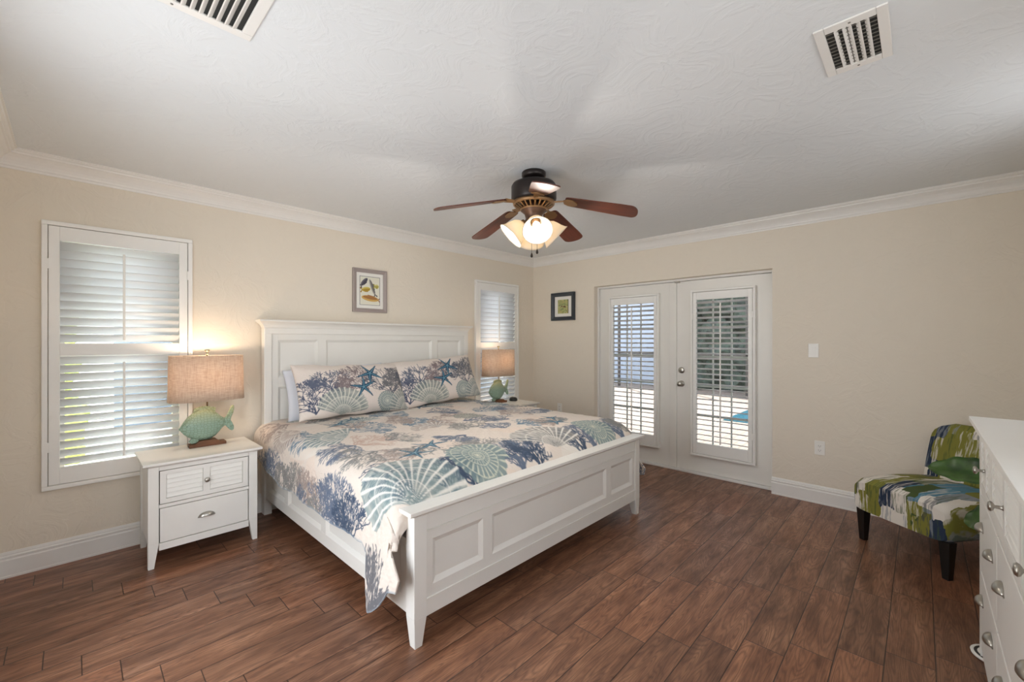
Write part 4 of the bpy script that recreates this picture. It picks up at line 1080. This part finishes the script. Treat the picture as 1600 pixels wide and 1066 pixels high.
for i in range(5):
    an = R(a0 + 72 * i)
    mb = MB(); n_ = 26; r0, r1, hw = .215, .665, .066
    outl = []
    for k_ in range(n_ + 1):
        t_ = k_ / n_; outl.append((r0 + (r1 - r0) * t_, t_))
    rings = []
    def halfw(r):
        t_ = (r - r0) / (r1 - r0)
        w_ = .055 + .019 * min(1, t_ * 1.3)
        e = (r1 - r) / .05
        if e < 1: w_ *= math.sqrt(max(0.0, 1 - (1 - e) ** 2.6)) * .999 + .001
        s_ = (r - r0) / .03
        if s_ < 1: w_ *= .70 + .30 * math.sqrt(max(0, 1 - (1 - s_) ** 2))
        return w_
    rs = [r0, r0 + .006, r0 + .015, r0 + .03] + [r0 + .03 + (r1 - .05 - r0 - .03) * j / 10 for j in range(1, 11)] + [r1 - .05 * q for q in (.8, .6, .42, .28, .16, .07, .02, .0)]
    pit = R(-9); th_ = .0035
    for r_ in rs:
        w_ = halfw(r_)
        rings.append([(r_, w_ * math.cos(pit) * a_ - b_ * math.sin(pit), w_ * math.sin(pit) * a_ + b_ * math.cos(pit)) for a_, b_ in ((-1, -th_), (1, -th_), (1, th_), (-1, th_))])
    mb.loft(rings, True, False)
    b = mkobj('blade', mb, 'blade', fan, loc=(0, 0, -.155), rot=(0, R(13.5), an))
    mb = MB()
    mb.hexa([(.085, -.012, -.030), (.205, -.020, -.0085), (.205, .020, .0015), (.085, .012, -.030)], [(.085, -.012, -.022), (.205, -.020, -.0015), (.205, .020, .0075), (.085, .012, -.022)])
    # trefoil plate screwed under the blade
    pl = [(.20, -.022), (.225, -.042), (.262, -.040), (.285, -.020), (.292, 0), (.285, .020), (.262, .040), (.225, .042), (.20, .022)]
    f_ = lambda x, y, o_: (x, y * math.cos(pit) - o_ * math.sin(pit), y * math.sin(pit) + o_ * math.cos(pit))
    mb.loft([[f_(x, y, -.0095) for x, y in pl], [f_(x, y, -.0038) for x, y in pl]], True, False)
    mkobj('blade_arm', mb, 'brass', b, bevel=.0015)
for az in (-130, -40, 50, 140):
    a = R(az); tilt = R(46)
    dirv = Vector((math.cos(a) * math.sin(tilt), math.sin(a) * math.sin(tilt), -math.cos(tilt)))
    q = dirv.to_track_quat('Z', 'Y').to_matrix().to_4x4()
    st_ = Vector((math.cos(a) * .050, math.sin(a) * .050, -.318))
    mb = MB(); mb.tube([tuple(Vector((math.cos(a) * .03, math.sin(a) * .03, -.312))), tuple(st_ + dirv * .02)], .012, 10); mb.lathe([(0, .008), (.024, .008), (.027, .018), (.026, .038), (0, .040)], tuple(st_), 20, q)
    arm = mkobj('light_arm', mb, 'brass', fan)
    mb = MB(); mb.lathe([(.028, .028), (.040, .036), (.056, .054), (.066, .080), (.073, .105), (.084, .130), (.094, .142)], tuple(st_), 32, q, cap=False)
    sh = mkobj('glass_shade', mb, 'frost', fan); m = sh.modifiers.new('thick', 'SOLIDIFY'); m.thickness = .003
    mb = MB(); mb.lathe([(0, .035), (.011, .037), (.014, .050), (.024, .068), (.025, .080), (.018, .093), (0, .099)], tuple(st_), 20, q); mkobj('bulb', mb, 'fanbulb', sh)
    l = bpy.data.lights.new('fan_light', 'POINT'); l.energy = 11; l.color = (1, .93, .85); l.shadow_soft_size = .02
    lo = bpy.data.objects.new('fan_light', l); C.objects.link(lo); lo.parent = fan; lo.location = st_ + dirv * .124
for (ox, oy, zb_) in ((-.016, .004, -.545), (.014, -.016, -.520)):
    mb = MB(); z0 = -.365; mb.tube([(ox, oy, -.34), (ox, oy, zb_ + .02)], .0013, 6)
    mb.lathe([(0, zb_ + .026), (.003, zb_ + .022), (.0075, zb_ + .008), (.008, zb_), (.005, zb_ - .006), (0, zb_ - .008)], (ox, oy, 0), 14)
    mkobj('pull_chain', mb, 'bronze', fan)

# ------------------------------------------------------------------ pictures
def picture(name, label, Wd, Ht, fw, dep, loc, rz, fmat, matw, art, artw, arth, mat_top=None):
    t = thing(name, label, 'picture', loc, rz)
    mb = MB(); hw, hh = Wd / 2, Ht / 2
    o_ = [(-hw, -hh), (hw, -hh), (hw, hh), (-hw, hh)]; i_ = [(-hw + fw, -hh + fw), (hw - fw, -hh + fw), (hw - fw, hh - fw), (-hw + fw, hh - fw)]
    prof = [(0, 0), (0, -dep), (.35, -dep * 1.05), (.75, -dep * .72), (1, -dep * .62), (1, 0)]
    rings = []
    for f, y in prof: rings.append([((1 - f) * a[0] + f * b[0], y, (1 - f) * a[1] + f * b[1]) for a, b in zip(o_, i_)])
    rings.append(rings[0]); mb.loft(rings, False, False)
    fr = mkobj('picture_frame', mb, fmat, t)
    mb = MB(); mb.box(-hw + fw * .8, hw - fw * .8, -dep * .30, -dep * .05, -hh + fw * .8, hh - fw * .8); mkobj('mat_board', mb, 'plastic', t)
    nx, nz = 150, int(150 * arth / artw)
    u = np.linspace(0, 1, nx); v = np.linspace(0, 1, nz); U, V = np.meshgrid(u, v)
    P = np.stack([(U - .5) * artw, np.full(U.shape, -dep * .36), (V - .5) * arth], -1)
    col = art.sample(U * art.w, (1 - V) * art.h)
    g = grid_obj('artwork', P, col, vcol(name + '_art', .5).m, t)
    s = g.modifiers.new('thick', 'SOLIDIFY'); s.thickness = .001
    return t
M['frame_taupe'] = paint('taupe_frame', (158, 146, 142), .45)
M['frame_black'] = paint('blue_black_frame', (48, 54, 62), .35)
ra = Ras(.16, .21, .0008, (226, 224, 208))
def afish(r, x, y, L, hgt, ang, c1, c2, tl=1):
    ca, sa = math.cos(ang), math.sin(ang)
    r.ell(x, y, L / 2, hgt / 2, ang, c1); r.ell(x - sa * -hgt * .12, y - ca * hgt * .12, L * .42, hgt * .28, ang, c2, .8)
    bx, by = x + ca * L * .46, y + sa * L * .46
    for s in (-1, 1): r.seg((bx, by), (bx + ca * L * .16 - sa * s * hgt * .42, by + sa * L * .16 + ca * s * hgt * .42), .002, .005, c2)
    r.seg((x - ca * L * .15 + sa * hgt * .5, y - sa * L * .15 - ca * hgt * .5), (x + ca * L * .2 + sa * hgt * .45, y + sa * L * .2 - ca * hgt * .45), .003, .002, c2)
    r.ell(x - ca * L * .38, y - sa * L * .38 - .002, .002, .002, 0, (40, 36, 30))
afish(ra, .035, .042, .075, .030, 2.3, (98, 96, 104), (58, 58, 68))
afish(ra, .098, .075, .12, .026, 1.2, (168, 166, 156), (96, 92, 92))
afish(ra, .050, .095, .068, .034, -.15 + PI, (206, 190, 96), (160, 128, 48))
afish(ra, .133, .068, .036, .030, PI, (206, 200, 128), (160, 150, 70))
afish(ra, .082, .160, .135, .042, .12, (206, 168, 96), (156, 104, 62))
for a_, b_ in (((0.001, .001), (.159, .001)), ((.159, .001), (.159, .209)), ((.159, .209), (.001, .209)), ((.001, .209), (.001, .001))): ra.seg(a_, b_, .0018, .0018, (84, 84, 96))
picture('framed_picture', 'small fish print in a taupe frame on the wall above the headboard', .342, .404, .036, .022, (-2.355, -.001, 1.821), 0, 'frame_taupe', None, ra, .205, .27)
rb = Ras(.12, .12, .0008, (176, 178, 120)); rr = random.Random(8)
for i in range(90): rb.ell(rr.uniform(0, .12), rr.uniform(0, .12), rr.uniform(.004, .014), rr.uniform(.003, .008), rr.uniform(0, 3), rr.choice([(150, 156, 96), (200, 196, 140), (128, 140, 100), (190, 176, 120)]), .7)
rb.ell(.045, .058, .008, .005, 0, (110, 60, 50)); rb.ell(.075, .062, .014, .006, .1, (96, 56, 48)); rb.seg((.118, 0), (.118, .12), .004, .004, (70, 80, 60))
picture('framed_picture', 'small square picture in a black frame with white mat, left of the doors', .361, .350, .048, .030, (-.001, -.505, 1.783), R(-90), 'frame_black', None, rb, .165, .175)

# ------------------------------------------------------------------ switch and outlets
def wall_plate(name, label, cat, y, z, kind):
    t = thing(name, label, cat, (-.0005, y, z), R(-90))
    mb = MB(); mb.box(-.036, .036, -.006, 0, -.058, .058); mkobj('cover_plate', mb, 'plastic', t, bevel=.003)
    if kind == 'rocker':
        mb = MB(); mb.hexa([(-.017, -.008, -.033), (.017, -.008, -.033), (.017, -.005, -.033), (-.017, -.005, -.033)], [(-.017, -.0115, .033), (.017, -.0115, .033), (.017, -.005, .033), (-.017, -.005, .033)])
        mkobj('rocker', mb, 'plastic', t, bevel=.001)
    else:
        mb = MB(); mb.box(-.018, .018, -.008, -.005, -.034, .034); mkobj('receptacle', mb, 'plastic', t, bevel=.001)
        mb = MB()
        for zz in (-.018, .018):
            mb.box(-.008, -.006, -.0086, -.0078, zz - .005, zz + .005); mb.box(.006, .008, -.0086, -.0078, zz - .004, zz + .004); mb.lathe([(0, 0), (.0025, 0), (.0025, .0006), (0, .0006)], (0, -.008, zz - .009), 8, Matrix.Rotation(R(90), 4, 'X'))
        mkobj('slots', mb, 'gapshade', t)
    return t
wall_plate('light_switch', 'white rocker light switch on the wall right of the french doors', 'switch', -3.104, 1.269, 'rocker')
wall_plate('power_outlet', 'white power outlet low on the wall below the light switch', 'outlet', -3.147, .462, 'duplex')
wall_plate('power_outlet', 'white power outlet low on the wall between bed corner and left door', 'outlet', -.445, .500, 'duplex')

# ------------------------------------------------------------------ slipper chair
def chair_fabric():
    k = NT('abstract_print', (.5, .5, .4), .85, 0, .2)
    v = k.obj()
    ns = k.n('TexNoise'); k.l(v, ns.inputs['Vector']); ns.inputs['Scale'].default_value = 9; ns.inputs['Detail'].default_value = 3
    sb = k.n('VectorMath', operation='SUBTRACT'); k.l(ns.outputs['Color'], sb.inputs[0]); sb.inputs[1].default_value = (.5, .5, .5)
    scl = k.n('VectorMath', operation='SCALE'); k.l(sb.outputs[0], scl.inputs[0]); scl.inputs['Scale'].default_value = .055
    ad = k.n('VectorMath', operation='ADD'); k.l(v, ad.inputs[0]); k.l(scl.outputs[0], ad.inputs[1])
    mp = k.mapping(ad.outputs[0], (13.5, 4.2, 5.5))
    vo = k.n('TexVoronoi', distance='CHEBYCHEV'); k.l(mp, vo.inputs['Vector']); vo.inputs['Scale'].default_value = 1; vo.inputs['Randomness'].default_value = .7
    s = k.n('SeparateXYZ'); k.l(vo.outputs['Color'], s.inputs[0])
    ol, cr, nv, bl, dg, gr = srgb(124, 122, 56), srgb(218, 212, 202), srgb(44, 56, 76), srgb(82, 128, 150), srgb(72, 86, 50), srgb(136, 142, 148)
    c = k.ramp(s.outputs[0], [(0, ol), (.24, cr), (.46, nv), (.56, cr), (.66, ol), (.80, bl), (.88, gr), (.95, dg)], 'CONSTANT')
    st = k.noise(k.mapping(v, (70, 5, 9)), 1, 3, .6)
    m = k.ramp(st, [(.50, (0, 0, 0)), (.60, (1, 1, 1))])
    c2 = k.ramp(s.outputs[1], [(0, cr), (.3, gr), (.5, dg), (.7, cr), (.85, nv)], 'CONSTANT')
    c = k.mix(k.math('MULTIPLY', m, .65), c, c2)
    k.l(c, k.b.inputs['Base Color']); k.bump(k.noise(v, 260, 2), .15, .002)
    return k.m
M['chairfab'] = chair_fabric()
cdir = Vector((.79, -.613)).normalized()                   # from the front of the seat to its back
# local frame: x across (right as seen from the front), y towards the back
cx, cy = -.72, -3.665
crz = math.atan2(cdir.y, cdir.x) - PI / 2
ch = thing('slipper_chair', 'armless slipper chair with green, blue and white abstract print in the corner', 'chair', (cx, cy, 0), crz)
def rbox(mb, x0, x1, y0, y1, z0, z1): mb.box(x0, x1, y0, y1, z0, z1)
HWs = .283
mb = MB(); rings = []
ny = 15
for j in range(ny):
    t_ = j / (ny - 1); y = -.040 + .60 * t_
    ztop = .418 + .018 * math.sin(PI * min(1, t_ * 1.1)) - (.012 if j == 0 else 0)
    zb = .205
    rg = []
    for k_ in range(40):
        a = 2 * PI * k_ / 40; c_, s_ = math.cos(a), math.sin(a)
        x = math.copysign(abs(c_) ** .22, c_) * HWs; zf = math.copysign(abs(s_) ** .30, s_)
        z = (ztop + zb) / 2 + zf * (ztop - zb) / 2
        if s_ > 0: z += .014 * math.cos(x / HWs * PI / 2)
        rg.append((x, y, z))
    shr = 1 - (.05 if j == 0 else .015 if j == 1 else 0)
    cz = (ztop + zb) / 2
    rings.append([(x * shr, yy - (.008 if j == 0 else 0), cz + (z - cz) * (.90 if j == 0 else 1)) for x, yy, z in rg])
mb.loft(rings, True, True); mkobj('seat', mb, 'chairfab', ch)
mb = MB(); rings = []
nz = 20
for j in range(nz):
    t_ = j / (nz - 1); z = .24 + .545 * t_
    yc_ = .535 + .10 * (t_ ** 1.7); thk = .062 - .018 * t_
    w_ = HWs * (1 - .01 * t_)
    e = (t_ - .78) / .22
    if e > 0: w_ *= math.sqrt(max(.0, 1 - (e * .88) ** 3)) 
    if t_ > .93: thk *= .75
    if j == nz - 1: thk *= .45
    rg = []
    for k_ in range(40):
        a = 2 * PI * k_ / 40; c_, s_ = math.cos(a), math.sin(a)
        x = math.copysign(abs(c_) ** .30, c_) * w_; y = math.copysign(abs(s_) ** .6, s_) * thk
        rg.append((x, yc_ + y - .018 * (1 - (x / HWs) ** 2), z))
    rings.append(rg)
mb.loft(rings, True, True); mkobj('backrest', mb, 'chairfab', ch)
for sx_ in (-1, 1):
    for yy, sp in ((.0, -.0), (.56, .06)):
        mb = MB(); x = sx_ * .246
        b = .017; tt = .028
        mb.hexa([(x - b, yy - b + sp, 0), (x + b, yy - b + sp, 0), (x + b, yy + b + sp, 0), (x - b, yy + b + sp, 0)],
                [(x - tt, yy - tt, .215), (x + tt, yy - tt, .215), (x + tt, yy + tt, .215), (x - tt, yy + tt, .215)])
        mkobj('leg', mb, 'black', ch, bevel=.003)

# ------------------------------------------------------------------ dresser
DX0, DX1, DYF, DYB, DT = -3.09, -1.575, -3.932, -4.44, 1.02
ds = thing('dresser', 'long white dresser with metal pulls along the wall at the right edge', 'dresser', ((DX0 + DX1) / 2, -4.19, 0))
def do(name, mb, mat='white', bevel=.002, parent=None):
    ox, oy = (DX0 + DX1) / 2, -4.19
    m2 = MB(); m2.v = [(x - ox, y - oy, z) for x, y, z in mb.v]; m2.f = mb.f; m2.smooth = mb.smooth
    return mkobj(name, m2, mat, parent or ds, bevel=bevel)
bx0, bx1 = DX0 + .025, DX1 - .025
mb = MB()
mb.box(bx0, bx0 + .04, DYB, DYF, .0, DT - .03); mb.box(bx1 - .04, bx1, DYB, DYF, 0, DT - .03)
mb.box(bx0 + .04, bx1 - .04, DYB, DYB + .012, .06, DT - .03)
mb.box(bx0 + .04, bx1 - .04, DYF - .03, DYF - .002, .05, .085); mb.box(bx0 + .04, bx1 - .04, DYF - .03, DYF - .002, .385, .405); mb.box(bx0 + .04, bx1 - .04, DYF - .03, DYF - .002, .705, .725); mb.box(bx0 + .04, bx1 - .04, DYF - .03, DYF - .002, .965, DT - .03)
do('carcass', mb)
mb = MB(); mb.box(bx0 + .041, bx1 - .041, DYF - .05, DYF - .035, .06, DT - .04); do('gap_shade_panel', mb, 'gapshade', 0)  # dark backing that paints the shade between the drawers
mb = MB()
rings = []
for o_, z in [(-.022, DT - .034), (-.022, DT - .030), (-.008, DT - .022), (0, DT - .018), (.0, DT)]:
    rings.append([(DX0 - o_, DYB, z), (DX1 + o_, DYB, z), (DX1 + o_, DYF + .030 + o_, z), (DX0 - o_, DYF + .030 + o_, z)])
mb.loft(rings, True, False); do('top', mb)
Mxp = Matrix.Rotation(R(-90), 4, 'X')
def d_knob(dr, x, z):
    mb = MB(); mb.lathe([(0, 0), (.009, 0), (.006, .004), (.005, .018), (.013, .022), (.0155, .027), (.012, .032), (0, .034)], (x, DYF, z), 20, Mxp); do('knob', mb, 'nickel', 0, dr)
def d_pull(dr, x, z):
    w, h, d = .042, .020, .022
    mb = MB(); rings = []
    for i in range(9):
        ph = PI / 2 * i / 8
        rings.append([(x + math.cos(PI * k / 16) * w * math.cos(ph), DYF + d * math.sin(ph), z - .010 + math.sin(PI * k / 16) * h * 1.3 * math.cos(ph)) for k in range(17)])
    mb.loft(rings, False, True, False); mb.box(x - w - .003, x + w + .003, DYF, DYF + .0025, z - .013, z - .009)
    o = do('cup_pull', mb, 'nickel', 0, dr); s = o.modifiers.new('thick', 'SOLIDIFY'); s.thickness = .0022; s.offset = 0
w3 = (bx1 - bx0 - .08) / 3; w2_ = (bx1 - bx0 - .08) / 2
e0, e1 = bx0 + .04, bx1 - .04
for (a, b) in ((e0 + .004, e0 + .364), (e0 + .372, e1 - .372), (e1 - .364, e1 - .004)):
    m_ = (a + b) / 2
    mb = MB(); z0, z1 = .729, .961
    mb.box(a, b, DYF - .030, DYF - .012, z0, z1)
    mb.box(a, b, DYF - .012, DYF, z0, z0 + .030); mb.box(a, b, DYF - .012, DYF, z1 - .030, z1); mb.box(a, a + .035, DYF - .012, DYF - .0001, z0, z1); mb.box(b - .035, b, DYF - .012, DYF - .0001, z0, z1); mb.box(m_ - .02, m_ + .02, DYF - .012, DYF - .0001, z0, z1)
    za, zb = z0 + .032, z1 - .032; p = (zb - za) / 6
    for (p0_, p1_) in ((a + .037, m_ - .022), (m_ + .022, b - .037)):
        for q_ in range(6):
            zz = za + p * q_
            mb.hexa([(p0_, DYF - .012, zz), (p1_, DYF - .012, zz), (p1_, DYF - .001, zz), (p0_, DYF - .001, zz)], [(p0_, DYF - .012, zz + p), (p1_, DYF - .012, zz + p), (p1_, DYF - .004, zz + .005), (p0_, DYF - .004, zz + .005)])
    dr = do('drawer', mb, 'white', .0008); d_knob(dr, m_, .838)
for a, b, xs in ((e0 + .004, -2.176, (-2.31, -2.77)), (-2.168, e1 - .004, (-1.715, -2.03))):
    for (z0, z1, zp) in ((.409, .701, .585), (.089, .381, .285)):
        mb = MB(); mb.box(a, b, DYF - .030, DYF, z0, z1)
        dr = do('drawer', mb, 'white', .003)
        for x in xs: d_pull(dr, x, zp)
# ------------------------------------------------------------------ white-rimmed dark dish half under the dresser
sc_ = thing('floor_scale', 'dark round bathroom scale with white rim poking out under the dresser', 'scale', (-1.53, -3.935, 0))
sc_.location = (-1.60, -3.982, 0)
mb = MB(); mb.lathe([(0, .004), (.068, .004), (.076, .008), (.078, .016), (.074, .018), (.068, .017), (0, .020)], seg=48); mkobj('rim', mb, 'plastic', sc_)
mb = MB(); mb.lathe([(0, .012), (.067, .012), (.067, .0175), (0, .0175)], seg=48); mkobj('platform', mb, 'black', sc_)

# ------------------------------------------------------------------ plant whose leaves reach out past the dresser
k = NT('leaf_green', srgb(38, 74, 28), .35); nn = k.noise(k.obj(), 14, 3); k.l(k.ramp(nn, [(.3, srgb(30, 58, 20)), (.7, srgb(66, 100, 36))]), k.b.inputs['Base Color']); M['leaf'] = k.m
M['pot'] = paint('grey_pot', (150, 146, 140), .7)
M['soil'] = paint('soil', (52, 38, 28), .9, .4, 80)
px, py = -1.30, -4.20
pl = thing('potted_plant', 'large leafed green potted plant between the dresser and the slipper chair', 'plant', (px, py, 0))
mb = MB(); mb.lathe([(0, 0), (.095, 0), (.115, .10), (.128, .23), (.134, .24), (.134, .26), (.120, .26), (.112, .22), (0, .215)], seg=36); mkobj('pot', mb, 'pot', pl)
mb = MB(); mb.lathe([(0, .216), (.110, .218), (0, .224)], seg=24); mkobj('soil', mb, 'soil', pl)
def leaf(p0, p1, width, droop=.05, twist=0.):
    """a leaf blade from its base p0 to its tip p1 with a stalk"""
    p0 = Vector(p0) - Vector((px, py, 0)); p1 = Vector(p1) - Vector((px, py, 0))
    ax = p1 - p0; L = ax.length; ax.normalize(); side = ax.cross(Vector((0, 0, 1))).normalized(); up = side.cross(ax)
    side = side * math.cos(twist) + up * math.sin(twist); up = side.cross(ax)
    nu, nv_ = 18, 9; P = np.zeros((nu, nv_, 3))
    for i in range(nu):
        t_ = i / (nu - 1); w_ = width / 2 * (math.sin(PI * min(1, t_ ** .8)) ** .7 + .02)
        for j in range(nv_):
            s_ = -1 + 2 * j / (nv_ - 1)
            p = p0 + ax * L * t_ + side * s_ * w_ + up * (abs(s_) ** 1.3 * w_ * .35 - droop * (t_ ** 2) + .006 * math.sin(t_ * 22) * abs(s_))
            P[i, j] = p
    o = grid_obj('leaf', P, None, M['leaf'], pl); m = o.modifiers.new('thick', 'SOLIDIFY'); m.thickness = .0012
    mb = MB(); b_ = Vector((0, 0, .22)); mid = (b_ + p0) / 2 + Vector((0, 0, .10)) 
    mb.tube([tuple(b_ + (mid - b_) * .0), tuple(mid * .6 + b_ * .4 + Vector((0, 0, .06))), tuple(mid), tuple(p0 * .6 + mid * .4), tuple(p0)], [.006, .005, .004, .0035, .003], 6)
    mkobj('stalk', mb, 'leaf', o)
LEAVES = [((-1.10, -4.04, .66), (-.99, -3.77, .665), .16, .03, .75), ((-1.12, -4.06, .45), (-1.05, -3.90, .43), .16, .04, .8), ((-1.36, -4.22, .78), (-1.30, -4.32, .92), .13, .02, 0), ((-1.22, -4.25, .70), (-1.02, -4.32, .78), .13, .05, .2), ((-1.15, -4.12, .52), (-.98, -4.18, .50), .12, .05, -.2), ((-1.30, -4.12, .84), (-1.20, -4.02, .95), .10, .02, .2)]
for a_ in LEAVES: leaf(*a_)
